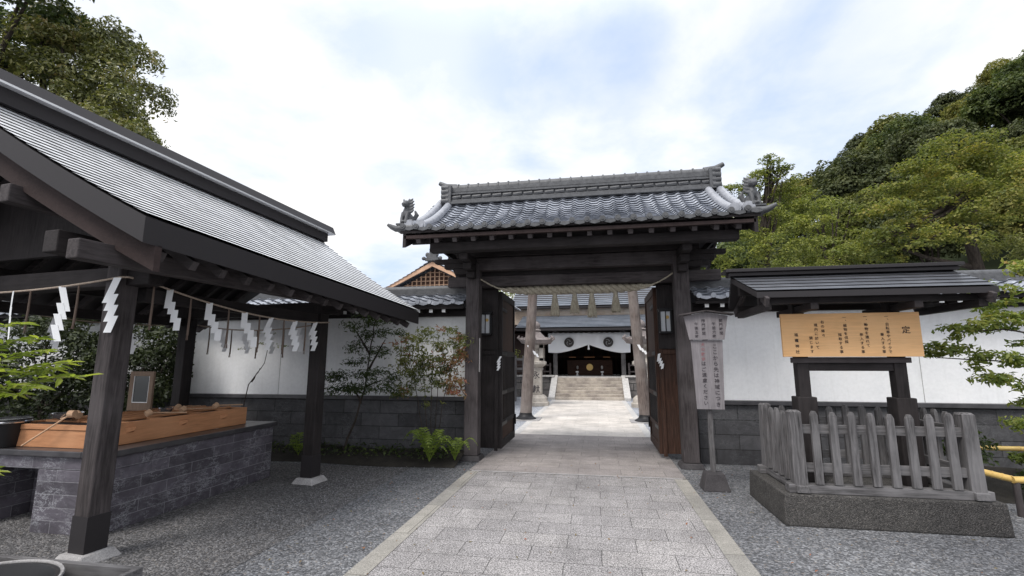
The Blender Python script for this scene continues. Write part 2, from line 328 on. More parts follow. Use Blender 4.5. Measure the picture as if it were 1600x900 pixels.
M['leaf_dark'] = leaf('dark_maple_leaf', [(0.1, (0.018, 0.032, 0.012)), (0.5, (0.045, 0.066, 0.02)), (1.0, (0.09, 0.12, 0.035))], 0.5, 0.3, 0.3)
M['leaf_bright'] = leaf('bright_new_leaf', [(0.1, (0.09, 0.13, 0.02)), (0.5, (0.22, 0.27, 0.045)), (1.0, (0.42, 0.42, 0.09))], 0.4, 0.45, 0.4)
M['leaf_red'] = leaf('reddening_leaf', [(0.1, (0.10, 0.10, 0.035)), (0.4, (0.21, 0.15, 0.07)), (0.8, (0.32, 0.12, 0.085)), (1.0, (0.40, 0.19, 0.12))], 0.5, 0.4, 0.3)
M['leaf_nandina'] = leaf('nandina_leaf', [(0.1, (0.045, 0.06, 0.02)), (0.5, (0.13, 0.15, 0.05)), (0.85, (0.24, 0.24, 0.09)), (1.0, (0.3, 0.17, 0.09))], 0.45, 0.35, 0.4)
M['leaf_right'] = leaf('layered_maple_leaf', [(0.1, (0.06, 0.10, 0.022)), (0.5, (0.14, 0.18, 0.04)), (0.9, (0.27, 0.28, 0.07)), (1.0, (0.34, 0.22, 0.08))], 0.5, 0.35, 0.3)
M['leaf_fern'] = leaf('fern_frond', [(0.1, (0.09, 0.14, 0.025)), (0.6, (0.20, 0.26, 0.05)), (1.0, (0.34, 0.36, 0.08))], 0.55, 0.4, 0.3)

# ------------------------------------------------------------------ mesh helpers
def basis_chain(o):
    mtx = Matrix.Identity(4)
    while o is not None:
        mtx = Matrix.LocRotScale(o.location, o.rotation_euler, o.scale) @ mtx
        o = o.parent
    return mtx
def props(o, label=None, cat=None, group=None, kind=None):
    if label: o['label'] = label
    if cat: o['category'] = cat
    if group: o['group'] = group
    if kind: o['kind'] = kind
    return o
def thing(name, loc, label, cat, group=None, rz=0.0):
    o = bpy.data.objects.new(name, None); o.location = loc; o.rotation_euler = (0, 0, rz); o.empty_display_size = 0.2
    col.objects.link(o); return props(o, label, cat, group)
class MB:
    def __init__(s): s.v = []; s.f = []
    def add(s, vs, fs):
        k = len(s.v); s.v += [tuple(p) for p in vs]; s.f += [tuple(i + k for i in f) for f in fs]; return s
    def bb(s, x0, x1, y0, y1, z0, z1):
        vs = [(x, y, z) for z in (z0, z1) for x, y in ((x0, y0), (x1, y0), (x1, y1), (x0, y1))]
        return s.add(vs, [(3, 2, 1, 0), (4, 5, 6, 7), (0, 1, 5, 4), (1, 2, 6, 5), (2, 3, 7, 6), (3, 0, 4, 7)])
    def box(s, cx, cy, cz, sx, sy, sz): return s.bb(cx - sx / 2, cx + sx / 2, cy - sy / 2, cy + sy / 2, cz - sz / 2, cz + sz / 2)
    def frus(s, cx, cy, z0, z1, sx0, sy0, sx1, sy1):
        vs = []
        for z, a, b in ((z0, sx0 / 2, sy0 / 2), (z1, sx1 / 2, sy1 / 2)):
            vs += [(cx - a, cy - b, z), (cx + a, cy - b, z), (cx + a, cy + b, z), (cx - a, cy + b, z)]
        return s.add(vs, [(3, 2, 1, 0), (4, 5, 6, 7), (0, 1, 5, 4), (1, 2, 6, 5), (2, 3, 7, 6), (3, 0, 4, 7)])
    def beam(s, p0, p1, w, h, up=(0, 0, 1)):
        p0, p1 = Vector(p0), Vector(p1); d = (p1 - p0).normalized(); up = Vector(up)
        sd_ = d.cross(up).normalized(); u = sd_.cross(d).normalized()
        vs = []
        for p in (p0, p1):
            for a, b in ((-1, -1), (1, -1), (1, 1), (-1, 1)): vs.append(p + sd_ * a * w / 2 + u * b * h / 2)
        return s.add(vs, [(0, 1, 2, 3), (7, 6, 5, 4), (0, 4, 5, 1), (1, 5, 6, 2), (2, 6, 7, 3), (3, 7, 4, 0)])
    def tube(s, pts, rad, n=8, cap=True):
        pts = [Vector(p) for p in pts]
        if not hasattr(rad, '__len__'): rad = [rad] * len(pts)
        rings = []; ref = None
        for i, p in enumerate(pts):
            d = (pts[min(i + 1, len(pts) - 1)] - pts[max(i - 1, 0)]).normalized()
            if ref is None: ref = Vector((0, 0, 1)) if abs(d.z) < 0.9 else Vector((1, 0, 0))
            a = d.cross(ref).normalized(); b = a.cross(d).normalized(); ref = b
            rings.append([p + (a * math.cos(2 * math.pi * k / n) + b * math.sin(2 * math.pi * k / n)) * rad[i] for k in range(n)])
        vs = [q for r_ in rings for q in r_]; fs = []
        for i in range(len(pts) - 1):
            for k in range(n): fs.append((i * n + k, i * n + (k + 1) % n, (i + 1) * n + (k + 1) % n, (i + 1) * n + k))
        if cap: fs.append(tuple(range(n))[::-1]); fs.append(tuple((len(pts) - 1) * n + k for k in range(n)))
        return s.add(vs, fs)
    def lathe(s, prof, c=(0, 0, 0), n=20, sq=False):
        vs = []; 
        for r_, z in prof:
            for k in range(n):
                a = 2 * math.pi * (k + 0.5) / n
                vs.append((c[0] + r_ * math.cos(a), c[1] + r_ * math.sin(a), c[2] + z))
        fs = []
        for i in range(len(prof) - 1):
            for k in range(n): fs.append((i * n + k, i * n + (k + 1) % n, (i + 1) * n + (k + 1) % n, (i + 1) * n + k))
        fs.append(tuple(range(n))[::-1]); fs.append(tuple((len(prof) - 1) * n + k for k in range(n)))
        return s.add(vs, fs)
    def prism(s, poly, axis, a0, a1):     # poly in the two other axes, in order xyz
        def P(u, w, a): return {'x': (a, u, w), 'y': (u, a, w), 'z': (u, w, a)}[axis]
        n = len(poly); vs = [P(u, w, a0) for u, w in poly] + [P(u, w, a1) for u, w in poly]
        return s.add(vs, [tuple(range(n)), tuple(range(n, 2 * n))[::-1]] + [(k, (k + 1) % n, n + (k + 1) % n, n + k)[::-1] for k in range(n)])
    def disc(s, c, r_, axis='y', th=0.02, n=20):
        c = Vector(c); d = {'x': Vector((1, 0, 0)), 'y': Vector((0, 1, 0)), 'z': Vector((0, 0, 1))}[axis]
        return s.tube([c - d * th / 2, c + d * th / 2], r_, n)
    def ell(s, c, r_, n=10, rot=None):
        vs = []; fs = []; c = Vector(c)
        for i in range(n + 1):
            th = math.pi * i / n
            for k in range(2 * n):
                ph = math.pi * k / n
                p = Vector((r_[0] * math.sin(th) * math.cos(ph), r_[1] * math.sin(th) * math.sin(ph), r_[2] * math.cos(th)))
                if rot: p = rot @ p
                vs.append(c + p)
        for i in range(n):
            for k in range(2 * n): fs.append((i * 2 * n + k, (i + 1) * 2 * n + k, (i + 1) * 2 * n + (k + 1) % (2 * n), i * 2 * n + (k + 1) % (2 * n)))
        return s.add(vs, fs)
    def build(s, name, m, parent=None, local=False, smooth=False, bevel=0.0, **kw):
        me = bpy.data.meshes.new(name)
        vs = s.v
        if parent is not None and not local:
            inv = basis_chain(parent).inverted(); vs = [tuple(inv @ Vector(p)) for p in vs]
        me.from_pydata(vs, [], s.f); me.materials.append(m if not isinstance(m, str) else M[m])
        bm = bmesh.new(); bm.from_mesh(me); bmesh.ops.recalc_face_normals(bm, faces=bm.faces); bm.to_mesh(me); bm.free()
        if smooth:
            me.shade_smooth(); me.set_sharp_from_angle(angle=R(smooth if smooth > 1 else 35))
        o = bpy.data.objects.new(name, me); col.objects.link(o); o.parent = parent
        if bevel:
            b = o.modifiers.new('bevel', 'BEVEL'); b.width = bevel; b.segments = 2; b.limit_method = 'ANGLE'; b.angle_limit = R(50)
        return props(o, **kw)
def copy_tree(o, parent=None):
    c = o.copy(); col.objects.link(c)
    if parent is not None: c.parent = parent
    for ch in [k for k in o.children]: copy_tree(ch, c)
    return c

# stepped sheet roof: fn(s, t) -> point, s along the eave 0..1, t from eave 0 to ridge 1
def course_roof(mb, fn, n, step, ns=12, gap=None):
    def nrm(s_, t_):
        e = 0.02; a = fn(min(s_ + e, 1), t_) - fn(max(s_ - e, 0), t_); b = fn(s_, min(t_ + e, 1)) - fn(s_, max(t_ - e, 0))
        q = a.cross(b).normalized(); return q if q.z > 0 else -q
    base = len(mb.v); rows = []
    for i in range(n):
        for tt, off in ((i / n, step), ((i + 1) / n, 0.0)):
            rows.append([fn(k / ns, tt) + nrm(k / ns, tt) * off for k in range(ns + 1)])
    vs = [p for r_ in rows for p in r_]; W = ns + 1; fs = []
    gs = []
    for i in range(len(rows) - 1):
        for k in range(ns): (gs if i % 2 and gap is not None else fs).append((i * W + k, i * W + k + 1, (i + 1) * W + k + 1, (i + 1) * W + k))
    mb.add(vs, fs)
    if gap is not None: gap.add(vs, gs)
# wave tile roof
def tile_roof(mb, fn, width, length, pitch=0.22, nrow=None, rowlen=0.13, amp=0.028, step=0.028, sub=10):
    nt = max(1, round(width / pitch)); ns = nt * sub; nrow = nrow or round(length / rowlen)
    def prof(u):
        u = u % 1.0
        if u < 0.42: return amp * math.sin(math.pi * u / 0.42) ** 0.8
        return -amp * 0.28 * math.sin(math.pi * (u - 0.42) / 0.58)
    rng = random.Random(3)
    jit = [[rng.uniform(-0.0015, 0.0015) for _ in range(nt + 1)] for _ in range(nrow)]
    W = ns + 1; vs = []; fs = []; rows = 0
    for i in range(nrow):
        lipd = 0.035 / max(length, 0.1)
        for tt, off in ((i / nrow + lipd, step - 0.007), (i / nrow, step - 0.007), (i / nrow, step), ((i + 0.93) / nrow, 0.004), ((i + 1) / nrow + lipd * (i < nrow - 1), -0.004)):
            for k in range(W):
                s_ = k / ns; p = fn(s_, min(1, tt)); q = fn(s_, min(1, tt + 0.02)) - fn(s_, max(0, min(1, tt) - 0.02))
                a = fn(min(1, s_ + 0.01), tt) - fn(max(0, s_ - 0.01), tt); nn = a.cross(q).normalized()
                if nn.z < 0: nn = -nn
                vs.append(p + nn * (off + prof(k / sub) + jit[i][k // sub]))
            rows += 1
    for i in range(rows - 1):
        for k in range(ns): fs.append((i * W + k, i * W + k + 1, (i + 1) * W + k + 1, (i + 1) * W + k))
    mb.add(vs, fs); return nt

# many small leaves as one mesh
def leaf_mesh(name, pts, nrm, size, m, aspect=0.5, fold=0.25, parent=None, seed=0, **kw):
    rs = np.random.RandomState(seed); n = len(pts)
    pts = np.asarray(pts, float); nrm = np.asarray(nrm, float)
    nrm /= np.linalg.norm(nrm, axis=1)[:, None] + 1e-9
    r_ = rs.normal(size=(n, 3)); a = r_ - nrm * (r_ * nrm).sum(1)[:, None]; a /= np.linalg.norm(a, axis=1)[:, None] + 1e-9
    b = np.cross(nrm, a); L = (np.asarray(size) * rs.uniform(0.7, 1.3, n))[:, None]
    f = nrm * L * fold
    v0 = pts - a * L * 0.5; v1 = pts + b * L * aspect * 0.5 + f * 0.3; v2 = pts + a * L * 0.5 - f * 0.5; v3 = pts - b * L * aspect * 0.5 + f * 0.3
    V = np.stack([v0, v1, v2, v3], 1).reshape(-1, 3)
    me = bpy.data.meshes.new(name); me.vertices.add(4 * n); me.vertices.foreach_set('co', V.ravel())
    me.loops.add(6 * n); me.polygons.add(2 * n)
    q = np.arange(n)[:, None] * 4; idx = np.concatenate([q, q + 1, q + 2, q, q + 2, q + 3], 1)
    me.loops.foreach_set('vertex_index', idx.ravel().astype(np.int32))
    me.polygons.foreach_set('loop_start', (np.arange(2 * n) * 3).astype(np.int32))
    me.update(calc_edges=True); me.validate(); me.materials.append(m if not isinstance(m, str) else M[m])
    o = bpy.data.objects.new(name, me); col.objects.link(o); o.parent = parent
    return props(o, **kw)
def lobe_points(lobes, density, seed=0, up=0.5, shell=0.55, jitter=0.5):
    """lobes: (x,y,z,rx,ry,rz); points near each lobe's surface, normals outward"""
    rs = np.random.RandomState(seed); P = []; N = []
    for (x, y, z, rx, ry, rz) in lobes:
        n = max(6, int(density * (rx * ry + ry * rz + rx * rz)))
        d = rs.normal(size=(n, 3)); d /= np.linalg.norm(d, axis=1)[:, None]
        d[:, 2] = np.where(d[:, 2] < -0.3, -d[:, 2], d[:, 2])
        bumps = 1 + 0.18 * np.sin(d[:, 0] * 7 + x * 3) * np.cos(d[:, 1] * 6 + y) + 0.12 * np.sin(d[:, 2] * 9 + z)
        r_ = (shell + (1 - shell) * rs.uniform(0, 1, n) ** 0.6) * bumps
        P.append(np.array([x, y, z]) + d * np.array([rx, ry, rz]) * r_[:, None])
        nn = d / np.array([rx, ry, rz]); nn /= np.linalg.norm(nn, axis=1)[:, None]
        nn = nn + np.array([0, 0, up]) + rs.normal(size=(n, 3)) * jitter; N.append(nn)
    return np.concatenate(P), np.concatenate(N)
def limb(mb, pts, r0, r1, n=7, seed=0, wob=0.03):
    rng = random.Random(seed); P = [Vector(p) for p in pts]; out = []
    K = 4
    for i in range(len(P) - 1):
        for k in range(K):
            out.append(P[i].lerp(P[i + 1], k / K) + Vector((rng.uniform(-wob, wob), rng.uniform(-wob, wob), 0)) * (1 if (i or k) else 0))
    out.append(P[-1]); L = len(out)
    mb.tube(out, [r0 + (r1 - r0) * (i / (L - 1)) ** 0.8 for i in range(L)], n)

# writing: glyph outlines from Blender's own built-in font
_gl = {}
def glyph(ch):
    if ch in _gl: return _gl[ch]
    cu = bpy.data.curves.new('glyph', 'FONT'); cu.body = ch; cu.size = 1.0; cu.align_x = 'CENTER'; cu.resolution_u = 3; cu.offset = 0.012
    o = bpy.data.objects.new('glyph', cu); col.objects.link(o)
    bpy.context.view_layer.update(); dg = bpy.context.evaluated_depsgraph_get()
    me = o.evaluated_get(dg).to_mesh(); vs = [tuple(v.co) for v in me.vertices]; fs = [tuple(p.vertices) for p in me.polygons]
    o.evaluated_get(dg).to_mesh_clear(); bpy.data.objects.remove(o); bpy.data.curves.remove(cu)
    if vs:
        ys = [v[1] for v in vs]; xs = [v[0] for v in vs]; 
        cx, cy = (min(xs) + max(xs)) / 2, (min(ys) + max(ys)) / 2
        cy = cy if ch not in '一、' else cy
        vs = [(v[0] - cx, v[1] - cy, 0) for v in vs]
    _gl[ch] = (vs, fs); return _gl[ch]
def vwrite(mb, text, origin, size, pitch=None, right=(1, 0, 0), up=(0, 0, 1)):
    """vertical column, origin = centre of the first character"""
    o = Vector(origin); right = Vector(right); up = Vector(up); pitch = pitch or size * 1.1
    for i, ch in enumerate(text):
        vs, fs = glyph(ch); k = 1.0
        if ch in '、': c = o - up * (pitch * i) + up * size * 0.3 + right * size * 0.3
        else: c = o - up * (pitch * i)
        if ch == 'ー': vs = [(v[1], v[0], 0) for v in vs]
        mb.add([c + right * v[0] * size + up * v[1] * size for v in vs], fs)

# ================================================================== SETTING
def sheet(name, x0, x1, y0, y1, z, m, **kw):
    return MB().add([(x0, y0, z), (x1, y0, z), (x1, y1, z), (x0, y1, z)], [(0, 1, 2, 3)]).build(name, m, kind='structure', **kw)
sheet('ground', -400, 400, -60, 700, 0, 'gravel')
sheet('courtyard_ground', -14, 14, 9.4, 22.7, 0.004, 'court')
# aggregate floor round the water pavilion, with a thin worn edge strip
sheet('pavilion_floor', -9, -2.86, 1.0, 7.15, 0.004, 'gravel_b')
PX0, PX1 = -1.93, 1.18
sheet('path', PX0 + 0.17, PX1 - 0.17, -6, 7.12, 0.010, 'pave')
sheet('path_threshold', PX0 + 0.05, PX1 - 0.05, 7.12, 7.18, 0.014, 'foot')
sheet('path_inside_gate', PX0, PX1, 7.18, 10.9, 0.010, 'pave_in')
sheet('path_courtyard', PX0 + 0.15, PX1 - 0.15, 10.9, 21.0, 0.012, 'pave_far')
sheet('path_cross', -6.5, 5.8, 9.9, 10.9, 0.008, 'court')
for a, b in ((PX0, PX0 + 0.17), (PX1 - 0.17, PX1)):
    sheet('path_kerb', a, b, -6, 7.12, 0.014, 'kerb')
    sheet('path_kerb', a, b, 10.9, 21.0, 0.016, 'granite')
sheet('lawn', -40, 40, 30, 60, 0.01, 'hillside')

# hill behind on the right: real terrain rising from 38 m to 100 m away
SIL = [(-25, 0.0), (6, 0.0), (12, 4), (18, 12.5), (22.1, 17.2), (23.7, 18.8), (25.7, 19.2), (27.5, 20.3), (31.1, 21.2), (33.6, 22.1), (36.0, 23.2), (37.7, 23.9), (40, 23.8), (46, 26), (60, 27), (90, 26)]
def sil(az):
    for (a, e), (b, f) in zip(SIL, SIL[1:]):
        if a <= az <= b: return e + (f - e) * (az - a) / (b - a)
    return SIL[-1][1] if az > 90 else 0
def hill_z(x, y):
    r_ = math.hypot(x, y); az = math.degrees(math.atan2(x, y)); e = sil(az)
    top = max(0.0, 85 * math.tan(R(e)) - 5.0)
    t_ = min(1, max(0, (r_ - 34) / (85 - 34))); return top * t_ ** 0.92
hb = MB(); rows = 26; cols = 60
vs = []; fs = []
for i in range(rows + 1):
    for k in range(cols + 1):
        r_ = 34 + (130 - 34) * i / rows; az = R(-10 + 100 * k / cols); x, y = r_ * math.sin(az), r_ * math.cos(az)
        vs.append((x, y, hill_z(x, y) + (0 if i else -0.5) + 0.5 * math.sin(x * 0.3) * math.cos(y * 0.23) * (i > 0)))
for i in range(rows):
    for k in range(cols): fs.append((i * (cols + 1) + k, i * (cols + 1) + k + 1, (i + 1) * (cols + 1) + k + 1, (i + 1) * (cols + 1) + k))
hb.add(vs, fs); hb.build('hill', 'hillside', smooth=180, kind='structure')

# ================================================================== GATE
G = thing('shrine_gate', (-0.35, 8.0, 0), 'dark timber shrine gate with grey tiled roof spanning the stone path', 'gate')
gx = lambda d: -0.35 + d
for s in (-1, 1):
    MB().box(gx(1.75 * s), 8.0, 1.71, 0.235, 0.235, 3.26).build('front_pillar', 'postz', G, bevel=0.012)
    MB().frus(gx(1.75 * s), 8.0, 0.0, 0.08, 0.36, 0.36, 0.30, 0.30).build('pillar_base', 'blackstone', G, bevel=0.01)
    MB().box(gx(1.75 * s), 10.1, 1.6, 0.2, 0.2, 3.04).build('rear_pillar', 'darkz', G, bevel=0.01)
    MB().frus(gx(1.75 * s), 10.1, 0.0, 0.08, 0.34, 0.34, 0.28, 0.28).build('pillar_base', 'blackstone', G)
    # fixed panels beside the doors
    p = MB(); x0, x1 = sorted((gx(1.42 * s), gx(1.80 * s)))
    p.bb(x0, x1, 8.52, 8.56, 0.1, 2.96)
    for xx in (x0 + 0.03, x1 - 0.03): p.bb(xx - 0.03, xx + 0.03, 8.49, 8.519, 0.06, 2.96)
    p.bb(x0 + 0.061, x1 - 0.061, 8.495, 8.519, 1.75, 1.83)
    p.build('side_panel', 'darkz' if s < 0 else 'brownz', G, bevel=0.004, **({'label': 'red brown timber side panel'} if s > 0 else {}))
    MB().bb(x0 - 0.001, x1 + 0.001, 8.47, 8.489, 1.84, 2.95).build('upper_panel', 'darkz', G)
MB().bb(gx(-2.28), gx(2.42), 8.13, 8.30, 2.96, 3.14).build('cross_beam', 'postx', G, bevel=0.01)
MB().bb(gx(-1.70), gx(1.70), 7.90, 8.08, 3.21, 3.43).build('tie_beam', 'postx', G, bevel=0.01)
MB().bb(gx(-1.80), gx(1.80), 8.45, 8.65, 2.96, 3.42).build('door_header', 'darkx', G)
MB().bb(gx(-1.2), gx(1.2), 8.40, 8.449, 3.06, 3.085).build('header_moulding', 'greyx', G)
MB().bb(gx(-2.05), gx(2.05), 7.86, 8.16, 3.44, 3.62).build('head_beam', 'darkx', G, bevel=0.01)
MB().bb(gx(-2.27), gx(2.45), 7.10, 7.28, 3.38, 3.53).build('eave_purlin', 'darkx', G, bevel=0.01)
MB().bb(gx(-2.27), gx(2.45), 9.0, 9.18, 3.38, 3.53).build('eave_purlin', 'darkx', G, bevel=0.01)
MB().bb(gx(-2.3), gx(2.3), 8.0, 9.1, 3.63, 3.66).bb(gx(-2.1), gx(2.1), 8.17, 8.3, 3.15, 3.62).build('ceiling', 'darkx', G)
for s in (-1, 1):      # bracket arms stepping out under the eave
    b = MB()
    for (a, z0, z1) in ((0.30, 3.05, 3.16), (0.50, 3.165, 3.28), (0.75, 3.285, 3.40)):
        b.bb(gx(1.75 * s) - 0.07, gx(1.75 * s) + 0.07, 8.12 - a - 0.1, 7.88, z0, z1)
    for (a, z0, z1) in ((0.22, 3.16, 3.26), (0.42, 3.262, 3.36), (0.60, 3.362, 3.44)):
        q0, q1 = sorted((gx(1.75 * s + 0.121 * s), gx(1.75 * s + (0.12 + a) * s))); b.bb(q0, q1, 7.93, 8.07, z0, z1)
    b.build('bracket', 'darky', G, bevel=0.01)
    w = MB(); w.bb(*sorted((gx(1.74 * s), gx(2.15 * s))), 8.35, 8.42, 3.145, 3.62); w.build('gable_wall', 'darkz', G)
# roof surface
EY, RY, EZ, RZ = 6.82, 8.35, 3.66, 4.60
def gate_fn(side):
    def fn(s_, t_):
        x = gx(-2.66 + 5.32 * s_); e = abs(2 * s_ - 1) ** 5 * 0.05 * (1 - t_)
        yy = (EY + (RY - EY) * t_) if side > 0 else (2 * RY - EY - (RY - EY) * t_)
        return Vector((x, yy, EZ + (RZ - EZ) * (0.66 * t_ + 0.34 * t_ * t_) + e))
    return fn
tr = MB(); tile_roof(tr, gate_fn(1), 5.32, 1.76, 0.222, 14); tile_roof(tr, gate_fn(-1), 5.32, 1.76, 0.222, 14)
roof = tr.build('roof', 'tile', G, smooth=40)
deck = MB()
for side in (1, -1):
    f_ = gate_fn(side); vs = []; K = 8
    for k in range(K + 1):
        for s_ in (0.0, 1.0):
            p = f_(s_, k / K); vs.append(p - Vector((0, 0, 0.045))); vs.append(p - Vector((0, 0, 0.085)))
    fs = []
    for k in range(K):
        a, b = k * 4, (k + 1) * 4
        fs += [(a, a + 2, b + 2, b), (a + 1, b + 1, b + 3, a + 3), (a, b, b + 1, a + 1), (a + 2, a + 3, b + 3, b + 2)]
    fs += [(0, 1, 3, 2), (K * 4, K * 4 + 2, K * 4 + 3, K * 4 + 1)]
    deck.add(vs, fs)
deck.build('roof_boards', 'darkx', G)
MB().bb(gx(-2.60), gx(2.60), 6.84, 6.90, 3.545, 3.595).build('eave_fascia', 'brown_gable', G)
# eave end tiles: hanging lip and round caps
lip = MB()
for k in range(24):
    x = gx(-2.66 + 0.222 * (k + 0.21)); e = abs(2 * (k + 0.5) / 24 - 1) ** 5 * 0.05
    lip.disc((x, 6.80, 3.695 + e), 0.045, 'y', 0.05, 14)
    lip.disc((x, 6.772, 3.695 + e), 0.022, 'y', 0.012, 10)
    pts = [(x + 0.03, 3.685 + e), (x + 0.19, 3.685 + e), (x + 0.19, 3.645 + e), (x + 0.11, 3.625 + e), (x + 0.03, 3.645 + e)]
    lip.prism(pts, 'y', 6.79, 6.81)
lip.build('eave_tile_edge', 'ridge', G, smooth=40)
raf = MB().bb(-0.032, 0.032, 0, 1.35, -0.04, 0.04)
proto = None
for k in range(17):
    x = gx(-2.4 + 0.3 * k)
    r_ = MB(); r_.beam((x, 6.93, 3.53), (x, 8.3, 4.18), 0.07, 0.09); 
    if proto is None: proto = r_.build('rafter', 'postx', G); px0 = x
    else:
        c = proto.copy(); col.objects.link(c); c.location = (x - px0, 0, 0)
r2 = MB()
for k in range(17):
    x = gx(-2.4 + 0.3 * k); r2.beam((x, 9.77, 3.53), (x, 8.4, 4.18), 0.07, 0.09)
r2.build('rear_rafters', 'darky', G)
for s in (-1, 1):
    x0_, x1_ = sorted((gx(2.26 * s), gx(2.30 * s))); P = [(7.12, 3.535)] + [(gate_fn(1)(0, k / 6).y, gate_fn(1)(0, k / 6).z - 0.09) for k in range(1, 7)] + [(2 * RY - gate_fn(1)(0, k / 6).y, gate_fn(1)(0, k / 6).z - 0.09) for k in range(5, 0, -1)] + [(9.16, 3.535)]
    MB().prism(P, 'x', x0_, x1_).build('gable_fill', 'darky', G)
MB().bb(gx(-2.6), gx(2.6), 7.17, 7.21, 3.535, 3.72).bb(gx(-2.6), gx(2.6), 9.07, 9.11, 3.535, 3.72).build('rafter_stop', 'darkx', G)
for s in (-1, 1):      # barge boards closing both gable ends
    xb = gx(2.60 * s); b = MB()
    pts = []
    for k in range(9):
        t_ = k / 8; p = gate_fn(1)(0, t_); pts.append((p.y + 0.02, p.z - 0.05))
    low = [(y, z - (0.26 - 0.08 * (i / 8))) for i, (y, z) in enumerate(pts)]
    b.prism(pts + low[::-1], 'x', xb - 0.025, xb + 0.025)
    pts2 = [(2 * RY - y, z) for y, z in pts]; low2 = [(2 * RY - y, z) for y, z in low]
    b.prism(pts2 + low2[::-1], 'x', xb - 0.0245, xb + 0.0245)
    b.prism([(RY - 0.12, 4.36), (RY + 0.12, 4.36), (RY + 0.07, 4.05), (RY, 3.95), (RY - 0.07, 4.05)], 'x', xb + 0.026 * s, xb + 0.045 * s)
    b.build('barge_board', 'darky', G)
    for d, nm in ((2.33, 'descending_ridge'), (2.52, 'descending_ridge')):
        f_ = gate_fn(1); P = []
        for k in range(11):
            t_ = 0.03 + 0.97 * k / 10; ss = (d * s + 2.66) / 5.32; p = f_(ss, t_); P.append(p + Vector((0, 0, 0.05)))
        b = MB().tube(P, 0.068, 12)
        b.disc(P[0] + Vector((0, -0.02, 0.0)), 0.085, 'y', 0.05, 20); b.disc(P[0] + Vector((0, -0.05, 0.0)), 0.055, 'y', 0.02, 16)
        b.build(nm, 'tile_pale', roof, smooth=40)
        b = MB().tube([Vector((q.x, 2 * RY - q.y, q.z)) for q in P], 0.068, 12); b.build(nm, 'tile_pale', roof, smooth=40)
    # upturned corner tile
    q = gate_fn(1)(0 if s < 0 else 1, 0.0)
    MB().tube([q + Vector((-0.12 * s, 0.05, 0.0)), q + Vector((0.08 * s, 0.0, 0.0)), q + Vector((0.14 * s, -0.03, 0.025)), q + Vector((0.20 * s, -0.05, 0.06))], [0.05, 0.05, 0.04, 0.022], 10).build('corner_tile', 'ridge', roof, smooth=40)
# main ridge
rd = MB()
rd.bb(gx(-2.28), gx(2.40), RY - 0.19, RY + 0.19, 4.555, 4.60)
rd.bb(gx(-2.28), gx(2.40), RY - 0.16, RY + 0.16, 4.604, 4.645)
rd.bb(gx(-2.28), gx(2.40), RY - 0.13, RY + 0.13, 4.645, 4.74)
rd.bb(gx(-2.28), gx(2.40), RY - 0.17, RY + 0.17, 4.742, 4.765)
rd.bb(gx(-2.28), gx(2.40), RY - 0.11, RY + 0.11, 4.765, 4.885)
rd.bb(gx(-2.28), gx(2.40), RY - 0.115, RY + 0.115, 4.81, 4.815)
for k in range(24):
    x = gx(-2.17 + 0.195 * k); rd.tube([(x - 0.08, RY - 0.125, 4.685), (x + 0.08, RY - 0.125, 4.70)], 0.042, 8)
rd.tube([(gx(-2.28), RY, 4.89), (gx(2.40), RY, 4.89)], 0.095, 12)
for k in range(24): x = gx(-2.17 + 0.195 * k); rd.tube([(x - 0.012, RY, 4.895), (x + 0.012, RY, 4.895)], 0.108, 12)
rd.build('main_ridge', 'ridge', roof, smooth=40)
for s in (-1, 1):
    xe = gx(2.34 * s) + (0.06 if s > 0 else 0.02)
    e = MB(); e.bb(xe - 0.05, xe + 0.05, RY - 0.2, RY + 0.2, 4.56, 4.92)
    for z, r_ in ((4.62, 0.055), (4.71, 0.05), (4.80, 0.055), (4.885, 0.05)):
        e.tube([(xe, RY - 0.16, z), (xe + 0.14 * s, RY - 0.16, z)], r_, 10); e.tube([(xe, RY + 0.16, z), (xe + 0.14 * s, RY + 0.16, z)], r_, 10)
        e.tube([(xe, RY, z), (xe + 0.12 * s, RY, z)], r_ * 1.2, 10)
    e.tube([(xe - 0.1 * s, RY, 4.96), (xe + 0.1 * s, RY, 4.975), (xe + 0.24 * s, RY, 5.05)], [0.05, 0.055, 0.04], 10)
    e.build('ridge_end_tile', 'ridge', roof, smooth=40)
